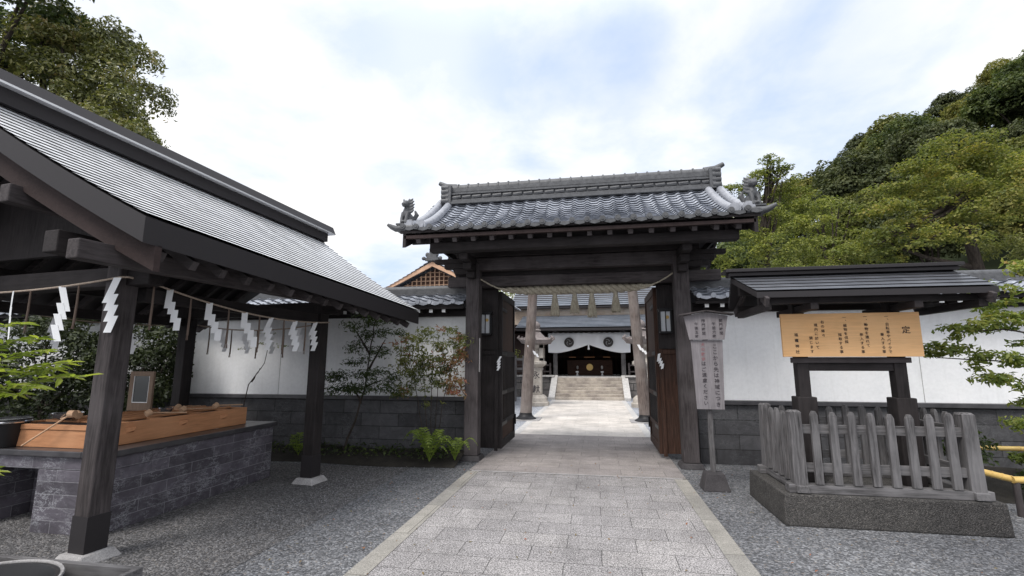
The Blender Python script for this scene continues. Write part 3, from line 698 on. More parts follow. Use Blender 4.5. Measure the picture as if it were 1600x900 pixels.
def lion(s):
    x, y, z = gx(2.60 * s), 6.93, 3.80; m = MB(); f = -s
    E = lambda dx, dy, dz, a, b, c, rot=None: m.ell((x + dx * f, y + dy, z + dz), (a, b, c), 7, rot)
    E(0.0, 0.05, 0.11, 0.085, 0.09, 0.10)                     # haunch
    E(-0.01, -0.0, 0.20, 0.065, 0.075, 0.10)                  # chest
    E(0.07, -0.03, 0.04, 0.05, 0.05, 0.045); E(-0.03, -0.07, 0.03, 0.04, 0.055, 0.03)   # paws
    m.tube([(x - 0.06 * f, y - 0.02, z + 0.2), (x - 0.075 * f, y - 0.04, z + 0.1), (x - 0.075 * f, y - 0.05, z)], [0.034, 0.028, 0.03], 8)
    m.tube([(x + 0.03 * f, y - 0.05, z + 0.2), (x + 0.02 * f, y - 0.08, z + 0.1), (x + 0.02 * f, y - 0.09, z)], [0.034, 0.028, 0.03], 8)
    E(-0.01, -0.04, 0.335, 0.062, 0.07, 0.062); E(-0.02, -0.10, 0.315, 0.04, 0.045, 0.035)      # head, muzzle
    E(-0.02, -0.10, 0.285, 0.03, 0.035, 0.014)
    for dz, l in ((0.40, 0.06), (0.36, 0.08), (0.31, 0.09), (0.26, 0.085), (0.21, 0.08)):    # mane curls
        m.tube([(x + 0.03 * f, y - 0.02, z + dz - 0.01), (x + (0.03 + l * 0.6) * f, y - 0.02, z + dz), (x + (0.04 + l) * f, y - 0.02, z + dz + 0.03)], [0.03, 0.022, 0.01], 6)
    for dx in (-0.045, 0.03): m.tube([(x + dx * f, y - 0.03, z + 0.38), (x + dx * 1.3 * f, y - 0.03, z + 0.43)], [0.022, 0.008], 6)
    m.tube([(x + 0.06 * f, y + 0.1, z + 0.08), (x + 0.11 * f, y + 0.13, z + 0.2), (x + 0.08 * f, y + 0.12, z + 0.27)], [0.03, 0.04, 0.015], 8)
    o = m.build('lion_ornament', 'ridge', roof)
    r_ = o.modifiers.new('skin', 'REMESH'); r_.mode = 'VOXEL'; r_.voxel_size = 0.009; r_.use_smooth_shade = True
    b = MB(); b.frus(x, y + 0.04, z - 0.10, z - 0.02, 0.34, 0.26, 0.26, 0.22); b.bb(x - 0.15, x + 0.15, y - 0.10, y + 0.16, z - 0.02, z + 0.005)
    b.tube([(x - 0.15, y - 0.1, z - 0.07), (x + 0.15, y - 0.1, z - 0.07)], 0.035, 8)
    b.build('ornament_base', 'ridge', roof, smooth=40)
lion(-1); lion(1)
# doors standing open into the courtyard
for s in (-1, 1):
    xd = gx(1.40 * s); y0, y1 = 8.60, 10.02; m = MB(); th = 0.035; inn = -s
    for ya, yb in ((y0, y0 + 0.10), (y1 - 0.10, y1)): m.bb(xd - th, xd + th, ya, yb, 0.08, 2.93)
    for za, zb in ((0.08, 0.22), (0.48, 0.56), (1.02, 1.10), (1.72, 1.82), (2.80, 2.93)): m.bb(xd - th + 0.003, xd + th - 0.003, y0 + 0.1, y1 - 0.1, za, zb)
    d = m.build('door', 'brownz' if s > 0 else 'darkz', G, bevel=0.005)
    m = MB(); m.bb(xd - 0.012, xd + 0.012, y0 + 0.1, y1 - 0.1, 0.22, 2.8); m.build('door_board', 'brownz', d)
    m = MB()
    for k in range(9):
        yy = y0 + 0.1 + (y1 - y0 - 0.2) * (k + 0.5) / 9
        m.bb(xd - 0.024, xd + 0.024, yy - 0.028, yy + 0.028, 0.56, 1.72)
    m.build('lattice', 'darkz', d)
    for z in (0.5, 1.06, 1.77, 2.6): MB().bb(xd + inn * 0.036 - 0.004, xd + inn * 0.036 + 0.004, y0 + 0.01, y0 + 0.5, z - 0.03, z + 0.03).build('hinge', 'iron', d)
    MB().tube([(xd + inn * 0.05, y1 - 0.05, 0.35), (xd + inn * 0.05, y1 - 0.05, 0.55)], 0.018, 8).build('handle', 'iron', d)

# rope hung across the gate, with straw tassels
SR = thing('sacred_rope', (-0.35, 8.15, 2.9), 'thick twisted straw rope hung across the gate opening with four straw tassels', 'sacred rope')
pts = []
for k in range(81):
    u = k / 80; x = gx(-1.63 + 3.26 * u); e = abs(2 * u - 1)
    z = 2.895 + 0.17 * max(0, (e - 0.76) / 0.24) ** 1.5; pts.append((x, 7.99 + 0.34 * (1 - max(0, (e - 0.6) / 0.4)), z, 0.012 + 0.062 * (1 - min(1, e / 0.82) ** 5)))
for st in range(3):
    P = []; RR = []
    for k, (x, y, z, r_) in enumerate(pts):
        a = 2 * math.pi * (st / 3 + k / 80 * 9); P.append((x, y + math.cos(a) * r_ * 0.62, z + math.sin(a) * r_ * 0.62)); RR.append(r_ * 0.62)
    MB().tube(P, RR, 8).build('twisted_strand', 'straw', SR, smooth=60)
for (tx, tl) in ((-0.70, 0.40), (-0.35, 0.36), (-0.05, 0.43), (0.36, 0.35)):
    m = MB(); rr = random.Random(int(tx * 100))
    m.lathe([(0.03, 0), (0.042, -0.04), (0.036, -0.06), (0.054, -0.14), (0.068, -0.3 * tl / 0.4), (0.076, -tl)], (tx, 8.33, 2.84), 16)
    for k in range(46):
        a = rr.uniform(0, 6.28); m.tube([(tx + 0.028 * math.cos(a), 8.33 + 0.028 * math.sin(a), 2.79), (tx + 0.062 * math.cos(a), 8.33 + 0.062 * math.sin(a), 2.84 - tl * 0.6), (tx + 0.08 * math.cos(a), 8.33 + 0.08 * math.sin(a), 2.84 - tl - rr.uniform(0, 0.03))], [0.006, 0.007, 0.005], 4)
    m.build('tassel', 'straw', SR, smooth=60)

def shide(loc, w, h, rz, label, group, lean=0.35, tilt=0.0, mirror=1, parent=None, cat='paper streamer'):
    """folded zigzag paper streamer hanging from loc"""
    m = MB(); n = 4; seg = h / (n * 0.66 + 0.55)
    x = 0.0; z = 0.0
    for k in range(n):
        L = seg * (1.45 if k == 0 else 0.95)
        dx = -lean * L * mirror
        a = (x, 0.004 * k, z); b = (x + w, 0.004 * k, z); c = (x + w + dx, 0.004 * k + 0.012, z - L); d = (x + dx, 0.004 * k + 0.012, z - L)
        q = [Vector(t_) for t_ in (a, b, c, d)]
        m.add(q + [t_ + Vector((0, 0.0015, 0)) for t_ in q], [(0, 1, 2, 3), (7, 6, 5, 4), (0, 4, 5, 1), (1, 5, 6, 2), (2, 6, 7, 3), (3, 7, 4, 0)])
        z -= L * 0.66; x += dx * 0.60 + w * 0.62 * mirror
    o = m.build('paper_streamer', 'paper', None); o.location = loc; o.rotation_euler = (0, tilt, rz)
    return props(o, label, cat, group)
for (lx, ly, lz, rz, lb) in ((-1.72, 8.45, 1.72, 0.9, 'small folded white paper hung on the left side panel of the gate'),
                          (1.04, 8.44, 1.75, 0.1, 'crumpled white paper hung on the brown right side panel of the gate'),):
    shide((lx, ly, lz), 0.045, 0.26, rz, lb, 'folded papers on the gate', lean=0.5, tilt=-0.3 if lx > 0 else 0.1)

def wall_lantern(x, z, label):
    t = thing('wall_lantern', (x, 8.46, z - 0.2), label, 'lantern', 'lanterns on the gate panels')
    m = MB(); y0, y1 = 8.32, 8.46
    for zz_ in (z - 0.2, z + 0.17): m.bb(x - 0.10, x + 0.10, y0, y1, zz_, zz_ + 0.03)
    for xx in (x - 0.09, x + 0.09):
        for yy in (y0 + 0.01, y1 - 0.02): m.bb(xx - 0.01, xx + 0.01, yy - 0.01, yy + 0.01, z - 0.17, z + 0.17)
    m.bb(x - 0.008, x + 0.008, y0 + 0.001, y0 + 0.012, z - 0.17, z + 0.17); m.bb(x - 0.12, x + 0.12, y0 - 0.02, y1, z + 0.201, z + 0.215)
    m.build('frame', 'iron', t)
    MB().bb(x - 0.075, x + 0.075, y0 + 0.02, y1 - 0.02, z - 0.169, z + 0.169).build('glass', 'glass', t)
    MB().disc((x + 0.03, y0 + 0.016, z + 0.07), 0.03, 'y', 0.008, 14).build('emblem', 'amber', t)
wall_lantern(-1.97, 2.30, 'small black wall lantern on the dark left side panel')
wall_lantern(1.18, 2.30, 'small black wall lantern above the red brown side panel')
m = MB().bb(-1.975, -1.96, 7.90, 7.93, 1.45, 2.02); o = m.build('metal_rail', 'foot', None); props(o, 'thin vertical metal rail fixed inside the left gate pillar', 'rail')

# ================================================================== PLASTER WALLS
def wall(x0, x1, label, rx0, rx1):
    W = thing('plaster_wall', ((x0 + x1) / 2, 8.5, 0), label, 'wall')
    MB().bb(x0, x1, 8.40, 8.66, 1.0, 2.45).build('plaster', 'plaster', W)
    jt = MB()
    for xx in ((-3.6, -6.1) if x0 < 0 else (4.95, 8.2)): jt.bb(xx - 0.004, xx + 0.004, 8.397, 8.3995, 1.0, 2.4)
    jt.build('joint_line', 'foot', W)
    MB().bb(x0, x1, 8.33, 8.73, 0.0, 0.93).build('stone_base', 'wallstone', W)
    MB().bb(x0, x1, 8.27, 8.79, 0.93, 1.0).build('ledge', 'slab', W, bevel=0.008)
    MB().bb(x0, x1, 8.30, 8.76, 2.452, 2.60).bb(x0, x1, 8.02, 8.06, 2.555, 2.60).build('wall_beam', 'darkx', W)
    f1 = lambda s_, t_: Vector((x0 + (x1 - x0) * s_, 7.98 + 0.55 * t_, 2.645 + 0.25 * t_))
    f2 = lambda s_, t_: Vector((x0 + (x1 - x0) * s_, 9.08 - 0.55 * t_, 2.645 + 0.25 * t_))
    m = MB(); tile_roof(m, f1, x1 - x0, 0.6, 0.222, 4, step=0.03, sub=8); tile_roof(m, f2, x1 - x0, 0.6, 0.222, 4, step=0.03, sub=8)
    nt = round((x1 - x0) / 0.222); pw = (x1 - x0) / nt
    for k in range(nt):
        x = x0 + pw * (k + 0.21); m.disc((x, 7.965, 2.68), 0.042, 'y', 0.04, 12)
        m.prism([(x + 0.03, 2.67), (x + 0.19, 2.67), (x + 0.19, 2.635), (x + 0.11, 2.615), (x + 0.03, 2.635)], 'y', 7.955, 7.975)
    m.build('tile_roof', 'tile', W, smooth=40)
    MB().prism([(7.99, 2.61), (8.53, 2.86), (9.07, 2.61), (9.07, 2.63), (8.53, 2.885), (7.99, 2.63)], 'x', x0 + 0.01, x1 - 0.01).build('roof_boards', 'darky', W)
    m = MB()
    for k, (w, z) in enumerate(((0.15, 2.86), (0.13, 2.90), (0.11, 2.94))): m.bb(x0, x1, 8.53 - w, 8.53 + w, z, z + 0.036)
    m.tube([(x0, 8.53, 2.985), (x1, 8.53, 2.985)], 0.075, 10)
    m.build('ridge', 'ridge', W, smooth=40)
    pr = None; n = int((rx1 - rx0) / 0.24)
    for k in range(n):
        x = rx0 + 0.24 * k
        if pr is None:
            pr = MB().bb(x - 0.03, x + 0.03, 8.08, 8.32, 2.50, 2.56).build('rafter', 'darky', W)
            pe = MB().bb(x - 0.031, x + 0.031, 8.068, 8.079, 2.498, 2.562).build('rafter_end', 'white', pr)
        else:
            c = copy_tree(pr); c.location = (x - rx0, 0, 0)
    return W
wall(-16, -2.3, 'long white plaster wall left of the gate, dark stone base and tiled coping, greyed by shade', -7.0, -2.3)
wall(1.62, 14, 'bright white plaster wall right of the gate behind the notice board', 1.8, 8.0)

# ================================================================== TORII
T = thing('torii', (-0.37, 13.7, 0), 'round log torii standing in the courtyard behind the gate', 'torii')
for s in (-1, 1):
    xb = -0.37 + 1.66 * s; xt = -0.37 + 1.40 * s
    MB().tube([(xb, 13.7, 0.12), (xb - (xb - xt) * 0.5, 13.7, 2.1), (xt, 13.7, 4.2)], [0.17, 0.15, 0.13], 18).build('post', 'torii', T, smooth=50)
    MB().lathe([(0.30, 0.02), (0.30, 0.05), (0.23, 0.09), (0.19, 0.13), (0.175, 0.2)], (xb, 13.7, 0), 22).build('post_collar', 'iron', T, smooth=40)
    MB().bb(xb - 0.42, xb + 0.42, 13.3, 14.1, 0.0, 0.03).build('footing', 'foot', T)
    shide((xb - 0.12 * s - 0.05, 13.54, 2.1), 0.07, 0.34, -0.4 if s > 0 else 0.3, 'white paper streamer tied to the %s torii post' % ('left' if s < 0 else 'right'), 'papers on the torii posts', lean=-0.5)
MB().tube([(-0.37 - 2.2, 13.7, 4.35), (-0.37 + 2.2, 13.7, 4.35)], 0.15, 16).build('top_rail', 'torii', T, smooth=50)
MB().bb(-0.37 - 1.75, -0.37 + 1.75, 13.63, 13.77, 3.92, 4.10).build('tie_rail', 'torii', T, bevel=0.01)

# ================================================================== TEMPLE HALL
TC = -0.35
H = thing('shrine_hall', (TC, 24, 0), 'shrine hall with white crested curtain at the end of the path', 'shrine hall')
MB().bb(-7, -1.98, 22.7, 34, 0, 0.95).bb(1.28, 6.3, 22.7, 34, 0, 0.95).bb(-1.979, 1.279, 22.9, 34, 0, 0.90).build('stone_platform', 'retain', H)
MB().bb(-7.05, -1.98, 22.6, 23.2, 0.951, 1.02).bb(1.28, 6.35, 22.6, 23.2, 0.951, 1.02).bb(-1.979, 1.279, 22.88, 27, 0.901, 0.96).build('platform_edge', 'granite', H)
for s in (-1, 1):
    xc = TC + 1.62 * s + 0.0; a, b = xc - 0.14, xc + 0.14
    MB().prism([(20.95, 0.0), (20.95, 0.12), (22.85, 1.02), (23.0, 1.02), (23.0, 0.0)], 'x', a, b).build('stair_cheek', 'granite', H, bevel=0.01)
for k in range(7):
    MB().bb(TC - 1.479, TC + 1.479, 21.05 + 0.27 * k, 22.87, 0.13 * k, 0.13 * (k + 1) - 0.002 * (k % 2)).build('step', 'step', H, bevel=0.012)
for s in (-1, 1):
    for d in (1.62, 3.9): MB().bb(TC + d * s - 0.10, TC + d * s + 0.10, 23.2, 23.4, 1.0, 3.15).build('pillar', 'greyz', H, bevel=0.01)
    m = MB()
    for k in range(9):
        x = TC + s * (1.85 + k * 0.42); m.bb(x - 0.04, x + 0.04, 22.95, 23.03, 1.021, 1.60)
    for z in (1.16, 1.46): m.bb(*sorted((TC + 1.80 * s, TC + 5.3 * s)), 22.97, 23.01, z, z + 0.06)
    m.build('balustrade', 'postz', H)
    m = MB(); m.bb(*sorted((TC + 2.2 * s, TC + 5.6 * s)), 24.2, 24.3, 1.0, 3.1); m.build('side_wall', 'darkroom', H)
MB().bb(-5, 4.4, 28, 28.1, 0.95, 4).bb(-5, -4.9, 24, 28, 0.95, 4).bb(4.3, 4.4, 24, 28, 0.95, 4).bb(-4.9, 4.3, 23.6, 28, 3.22, 3.3).build('inner_wall', 'darkroom', H)
m = MB()
for k in range(12): x = TC - 2.2 + 0.4 * k; m.bb(x - 0.03, x + 0.03, 26.4, 26.46, 0.96, 3.2)
m.bb(TC - 2.4, TC + 2.4, 26.38, 26.48, 1.9, 1.98); m.build('lattice_screen', 'brownz', H)
# cloth curtain with gathered scallop
cb = MB(); n = 80; vs = []; fs = []
for k in range(n + 1):
    u = k / n; x = TC - 1.95 + 3.9 * u; e = abs(2 * u - 1)
    zb = 2.47 - 0.40 * (1 - (1 - min(1, e / 0.82)) ** 1.0) ** 0.75 if e < 0.82 else 2.07 + (e - 0.82) * 0.12
    zb = 2.07 + 0.40 * (1 - min(1, e / 0.8)) ** 1.5 if e < 0.8 else 2.07 + (e - 0.8) * 0.1
    for j in range(7):
        f_ = j / 6; z = 3.06 - 0.03 * abs(math.sin(k * 0.62)) * (1 - f_) + (zb - 3.06) * f_
        vs.append((x, 23.08 + 0.025 * math.sin(k * 0.62) * (1 - f_) + 0.03 * math.sin(k * 0.21 + 1) * f_, z))
for k in range(n):
    for j in range(6): fs.append((k * 7 + j, (k + 1) * 7 + j, (k + 1) * 7 + j + 1, k * 7 + j + 1))
cb.add(vs, fs); C = cb.build('curtain', 'cloth', H, smooth=180)
so = C.modifiers.new('thick', 'SOLIDIFY'); so.thickness = 0.01
for xx in (-1.28, 0.58):
    m = MB().disc((xx, 23.02, 2.58), 0.235, 'y', 0.02, 28); cr = m.build('crest', 'crest', C)
    m = MB()
    for k in range(3):
        a0 = k * 2.094 + 0.5; P = [(xx + math.cos(a0 + t_ * 1.9) * (0.06 + 0.10 * t_ / 1), 23.005, 2.58 + math.sin(a0 + t_ * 1.9) * (0.06 + 0.10 * t_)) for t_ in (0, 0.25, 0.5, 0.75, 1.0)]
        m.tube(P, [0.035, 0.028, 0.022, 0.014, 0.006], 6)
    m.build('crest_mark', 'crest_l', cr)
m = MB().lathe([(0.02, 0), (0.05, -0.04), (0.03, -0.08), (0.06, -0.22), (0.02, -0.24)], (TC, 22.98, 2.46), 10); m.build('curtain_cord', 'white', C)
m = MB().bb(TC - 1.15, TC + 1.15, 25.0, 25.5, 0.97, 1.75); o = m.build('offering_table', 'brownx', H, bevel=0.01)
m = MB()
for a, b in ((-1.05, -0.7), (-0.27, 0.27), (0.7, 1.05)): m.bb(TC + a, TC + b, 24.9, 24.92, 1.87, 1.91)
m.build('paper_strip', 'tanx', H)
MB().disc((TC - 0.0, 24.95, 1.38), 0.17, 'y', 0.04, 24).build('round_mirror', 'gold', H, smooth=40)
for s in (-1, 1):
    MB().lathe([(0.07, 0), (0.07, 0.02), (0.03, 0.05), (0.03, 0.12), (0.08, 0.16), (0.08, 0.22)], (TC + 0.62 * s, 24.3, 0.97), 12).build('offering_stand', 'white', H, smooth=40)
    MB().lathe([(0.015, 0), (0.05, 0.04), (0.055, 0.14), (0.02, 0.18)], (TC + 0.62 * s, 24.8, 1.28), 12).build('hanging_lamp', 'granite', H, smooth=40)
rf = MB()
f1 = lambda s_, t_: Vector((-3.75 + 6.85 * s_, 22.0 + 2.6 * t_, 3.22 + 0.72 * t_ + 0.1 * t_ * t_))
course_roof(rf, f1, 9, 0.035, 8)
R1 = rf.build('porch_roof', 'copper_temple', H)
MB().prism([(22.02, 3.10), (22.02, 3.20), (24.6, 3.98), (24.6, 3.2)], 'x', -3.73, 3.08).build('porch_eave', 'copper_edge', H)
MB().bb(-4.3, 3.6, 24.62, 24.72, 3.6, 4.47).build('roof_gap_boards', 'gapboard', H)
MB().bb(-4.3, 3.6, 24.58, 24.615, 4.30, 4.33).build('roof_gap_rail', 'lantern', H)
rf = MB(); f2 = lambda s_, t_: Vector((-4.4 + 8.1 * s_, 24.2 + 4.4 * t_, 4.50 + 2.3 * t_ + 0.5 * t_ * t_)); course_roof(rf, f2, 18, 0.035, 8)
f3 = lambda s_, t_: Vector((-4.4 + 8.1 * s_, 33.0 - 4.4 * t_, 4.50 + 2.3 * t_ + 0.5 * t_ * t_)); course_roof(rf, f3, 18, 0.035, 8)
rf.build('main_roof', 'copper_temple', H)
MB().prism([(24.22, 4.40), (24.22, 4.48), (28.6, 7.1), (32.98, 4.48), (32.98, 4.40)], 'x', -4.35, 3.65).build('main_eave', 'copper_edge', H)
MB().bb(-4.5, 3.8, 28.4, 28.8, 7.25, 7.7).build('roof_ridge', 'copper_dark', H)

# stone lanterns flanking the stairs
def stone_lantern(x, y, label, k=1.0):
    t = thing('stone_lantern', (x, y, 0), label, 'stone lantern', 'stone lanterns before the hall')
    MB().lathe([(0.52, 0), (0.52, 0.14), (0.46, 0.16), (0.44, 0.30), (0.33, 0.40), (0.28, 0.42)], (x, y, 0), 6).build('base', 'lantern', t, bevel=0.01)
    MB().bb(x - 0.20, x + 0.20, y - 0.20, y + 0.20, 0.42, 1.42).build('shaft', 'lantern', t, bevel=0.015)
    for ch, cz in (('永', 1.15), ('献', 0.63)): m = MB(); vwrite(m, ch, (x, y - 0.204, cz), 0.30); m.build('carved_letter', 'ink_soft', t)
    MB().lathe([(0.24, 1.42), (0.42, 1.55), (0.42, 1.64), (0.36, 1.68)], (x, y, 0), 6).build('middle_platform', 'lantern', t)
    m = MB()
    for sx in (-1, 1):
        for sy in (-1, 1): m.bb(x + sx * 0.21 - 0.07, x + sx * 0.21 + 0.07, y + sy * 0.21 - 0.07, y + sy * 0.21 + 0.07, 1.68, 2.28)
    m.bb(x - 0.28, x + 0.28, y - 0.28, y + 0.28, 1.66, 1.78); m.bb(x - 0.28, x + 0.28, y - 0.28, y + 0.28, 2.16, 2.29); m.bb(x - 0.16, x + 0.16, y - 0.16, y + 0.16, 1.78, 2.16)
    m.build('light_chamber', 'lantern', t)
    prof = [(0.30, 2.29), (0.62, 2.34), (0.70, 2.46), (0.62, 2.47), (0.42, 2.55), (0.26, 2.70), (0.16, 2.80)]
    c = MB().lathe(prof, (x, y, 0), 6)
    for q in range(6):
        a = 2 * math.pi * (q + 0.5) / 6; ca, sa = math.cos(a), math.sin(a)
        c.tube([(x + 0.45 * ca, y + 0.45 * sa, 2.52), (x + 0.66 * ca, y + 0.66 * sa, 2.47), (x + 0.76 * ca, y + 0.76 * sa, 2.55), (x + 0.70 * ca, y + 0.70 * sa, 2.62)], [0.05, 0.06, 0.05, 0.03], 8)
    c.build('cap', 'lantern_dark', t, smooth=30)
    MB().lathe([(0.14, 2.80), (0.20, 2.84), (0.12, 2.90), (0.17, 3.0), (0.15, 3.1), (0.03, 3.2)], (x, y, 0), 14).build('finial', 'lantern_dark', t, smooth=50)
stone_lantern(-2.27, 18.2, 'tall stone lantern left of the hall stairs, seen past the left torii post')
stone_lantern(1.68, 18.2, 'tall stone lantern right of the hall stairs, half hidden by the right torii post')
# timber fence on the left of the courtyard, behind the lantern
t = thing('courtyard_fence', (-4.5, 20, 0), 'low dark timber fence behind the left stone lantern', 'fence')
m = MB()
for k in range(14): m.bb(-7 + 0.36 * k - 0.05, -7 + 0.36 * k + 0.05, 19.95, 20.03, 0, 1.9)
m.build('picket_row', 'greyz', t); m = MB()
for z in (0.9, 1.3, 1.7): m.bb(-7.1, -2.2, 19.93, 19.949, z, z + 0.1)
m.build('rails', 'greyx', t)
t = thing('courtyard_fence', (4.5, 20, 0), 'low dark timber fence beyond the right gate door', 'fence')
m = MB()
for k in range(14): m.bb(1.9 + 0.36 * k - 0.05, 1.9 + 0.36 * k + 0.05, 19.95, 20.03, 0, 1.9)
m.build('picket_row', 'greyz', t); m = MB()
for z in (0.9, 1.3, 1.7): m.bb(1.8, 6.7, 19.93, 19.949, z, z + 0.1)
m.build('rails', 'greyx', t)

# ================================================================== HOUSE WITH TAN GABLE
hx, hy = -5.62, 16.0
B = thing('gabled_house', (hx, hy, 0), 'tile roofed building with tan latticed gable rising behind the left wall', 'house')
MB().bb(hx - 3.0, hx + 1.7, hy + 0.4, hy + 6, 0, 3.5).build('wall', 'plaster', B)
m = MB()
for s in (-1, 1):
    fn = (lambda s_, t_, s=s: Vector((hx + s * (2.15 - 2.15 * t_), hy - 0.5 + 6.5 * s_, 4.02 + 1.0 * t_ + 0.18 * t_ * t_)))
    tile_roof(m, fn, 6.5, 2.4, 0.25, 14, step=0.03, sub=6)
rfh = m.build('upper_roof', 'tile', B, smooth=40)
m = MB(); f1 = lambda s_, t_: Vector((hx - 3.1 + 5.0 * s_, hy - 1.5 + 1.7 * t_, 3.42 + 0.72 * t_)); tile_roof(m, f1, 5.0, 1.8, 0.25, 10, step=0.03, sub=6)
m.build('lower_roof', 'tile', B, smooth=40)
MB().prism([(hy - 1.48, 3.30), (hy - 1.48, 3.39), (hy + 0.3, 4.12), (hy + 0.3, 3.3)], 'x', hx - 3.05, hx + 1.88).build('lower_eave', 'darkx', B)
for s in (-1,):
    fn = (lambda s_, t_, s=s: Vector((hx + s * (3.3 - 1.2 * t_), hy - 1.2 + 10 * s_, 3.46 + 0.55 * t_)))
    m = MB(); tile_roof(m, fn, 10, 1.3, 0.25, 8, step=0.03, sub=6); m.build('side_roof', 'tile', B, smooth=40)
m = MB(); m.prism([(hx - 1.65, 4.08), (hx + 1.65, 4.08), (hx, 4.95)], 'y', hy - 0.12, hy - 0.05); m.build('gable_wall', 'brownx', B)
m = MB()
for k in range(-8, 9):
    x = hx + k * 0.17; top = 4.95 - abs(k) * 0.17 * 0.53
    if top > 4.15: m.bb(x - 0.018, x + 0.018, hy - 0.16, hy - 0.121, 4.08, top)
for k in range(5):
    z = 4.2 + 0.15 * k; w = (4.95 - z) / 0.53; m.bb(hx - w, hx + w, hy - 0.158, hy - 0.123, z - 0.012, z + 0.012)
m.build('gable_lattice', 'tanlattice', B)
for s in (-1, 1):
    m = MB(); m.prism([(hx, 5.13), (hx, 4.97), (hx + s * 2.0, 4.0), (hx + s * 2.0, 4.12)], 'y', hy - 0.47, hy - 0.40); m.build('barge_board', 'tanwall', B)
m = MB(); m.bb(hx - 0.14, hx + 0.14, hy - 0.45, hy + 6, 5.17, 5.32); m.tube([(hx, hy - 0.5, 5.35), (hx, hy + 6, 5.35)], 0.09, 10)
m.frus(hx, hy - 0.5, 5.16, 5.42, 0.5, 0.1, 0.22, 0.08); m.ell((hx, hy - 0.5, 5.47), (0.11, 0.05, 0.11), 6)
for s in (-1, 1): m.ell((hx + 0.17 * s, hy - 0.5, 5.38), (0.08, 0.05, 0.09), 6); m.ell((hx + 0.3 * s, hy - 0.5, 5.25), (0.08, 0.05, 0.07), 6); m.ell((hx + 0.07 * s, hy - 0.5, 5.56), (0.035, 0.03, 0.06), 6)
m.build('ridge_ornament', 'ridge', rfh, smooth=40)

# ================================================================== WATER PAVILION
PV = thing('water_pavilion', (-3.87, 6.14, 0), 'open timber water pavilion with pale metal roof on the left', 'pavilion', rz=R(-6))
L = dict(parent=PV, local=True)
def pb(mb, name, m, **kw): return mb.build(name, m, **L, **kw)
for (px, py) in ((-0.01, 0), (-0.03, -2.66), (-2.45, 0), (-2.45, -2.62)):
    p_ = pb(MB().bb(px - 0.085, px + 0.085, py - 0.085, py + 0.085, 0.07, 2.62), 'post', 'postz' if py < -1 else 'darkz', bevel=0.012)
    MB().bb(px - 0.089, px + 0.089, py - 0.089, py + 0.089, 0.071, 0.36).build('post_shoe', 'copper_edge', p_, local=True)
    pb(MB().frus(px, py, 0, 0.075, 0.34, 0.34, 0.25, 0.25), 'post_stone', 'foot', bevel=0.01)
for px in (0, -2.45): pb(MB().bb(px - 0.08, px + 0.08, -3.25, 1.05, 2.46, 2.64), 'long_beam', 'darky', bevel=0.01)
for py in (0, -2.62): pb(MB().bb(-2.75, 0.32, py - 0.07, py + 0.07, 2.28, 2.455), 'cross_beam', 'darkx', bevel=0.01)
for px in (0, -2.45): pb(MB().bb(px - 0.05, px + 0.05, -2.5, -0.12, 2.16, 2.279), 'tie_rail', 'darky')
def eave_z(y): return 2.44 + 0.265 * (1.22 - y) / 4.42
def ridge_z(y): return 3.86 + 0.18 * (1.66 - y) / 5.3
XR = -1.30
def pfn(side):
    def fn(s_, t_):
        ye = 1.22 - 4.42 * s_; yr = 1.50 - 5.1 * s_; y = ye + (yr - ye) * t_
        x = XR + side * (0.917 - XR) * (1 - t_); e = eave_z(ye); r_ = ridge_z(yr)
        return Vector((x, y, e + (r_ - e) * (0.86 * t_ + 0.14 * t_ * t_)))
    return fn
m = MB(); gp = MB(); course_roof(m, pfn(1), 20, 0.0095, 10, gp); course_roof(m, pfn(-1), 20, 0.0095, 10, gp)
proof = pb(m, 'roof', 'copper'); gp.build('lap_shade', 'copper_edge', proof, local=True)  # lap risers coloured black in place of the shade under each sheet edge
m = MB()
for side in (1, -1):
    f_ = pfn(side); K = 8; vs = []; fs = []
    for k in range(K + 1):
        for s_ in (0.0, 1.0):
            p = f_(s_, k / K); vs += [p - Vector((0, 0, 0.02)), p - Vector((0, 0, 0.22 - 0.04 * k / K))]
    for k in range(K):
        a, b = k * 4, k * 4 + 4; fs += [(a, a + 2, b + 2, b), (a + 1, b + 1, b + 3, a + 3), (a, b, b + 1, a + 1), (a + 2, a + 3, b + 3, b + 2)]
    fs += [(0, 1, 3, 2), (K * 4, K * 4 + 2, K * 4 + 3, K * 4 + 1)]; m.add(vs, fs)
pb(m, 'roof_edge', 'copper_edge')
for side in (1, -1):      # barge boards under the near verge
    f_ = pfn(side); P = [f_(1, k / 8) for k in range(9)]; m = MB(); off = Vector((0, 0.10, 0))
    A = [p - Vector((0, 0, 0.215 - 0.035 * i / 8)) + off for i, p in enumerate(P)]; Bq = [p - Vector((0, 0, 0.42)) + off for p in P]
    A[0].z = P[0].z - 0.215; vs = A + Bq + [p + Vector((0, 0.05, 0)) for p in A] + [p + Vector((0, 0.05, 0)) for p in Bq]; n = 9; fs = []
    for i in range(8): fs += [(i, i + 1, n + i + 1, n + i), (2 * n + i, 3 * n + i, 3 * n + i + 1, 2 * n + i + 1), (i, 2 * n + i, 2 * n + i + 1, i + 1), (n + i, n + i + 1, 3 * n + i + 1, 3 * n + i)]
    fs += [(0, n, 3 * n, 2 * n), (n - 1, 3 * n - 1, 4 * n - 1, 2 * n - 1)]
    m.add(vs, fs); pb(m, 'barge_board', 'brown_gable')
pb(MB().prism([(0.6, 2.62), (XR, 3.72), (-3.2, 2.62)], 'y', -2.66, -2.60), 'gable_board', 'darkz')
for k in range(15):
    y = 1.0 - 0.285 * k; m = MB()
    for side in (1, -1):
        xe = XR + side * (0.84 - XR); m.beam((xe, y, eave_z(y) - 0.27), (XR, y, ridge_z(y) - 0.30), 0.06, 0.08)
    pb(m, 'rafter', 'postx')
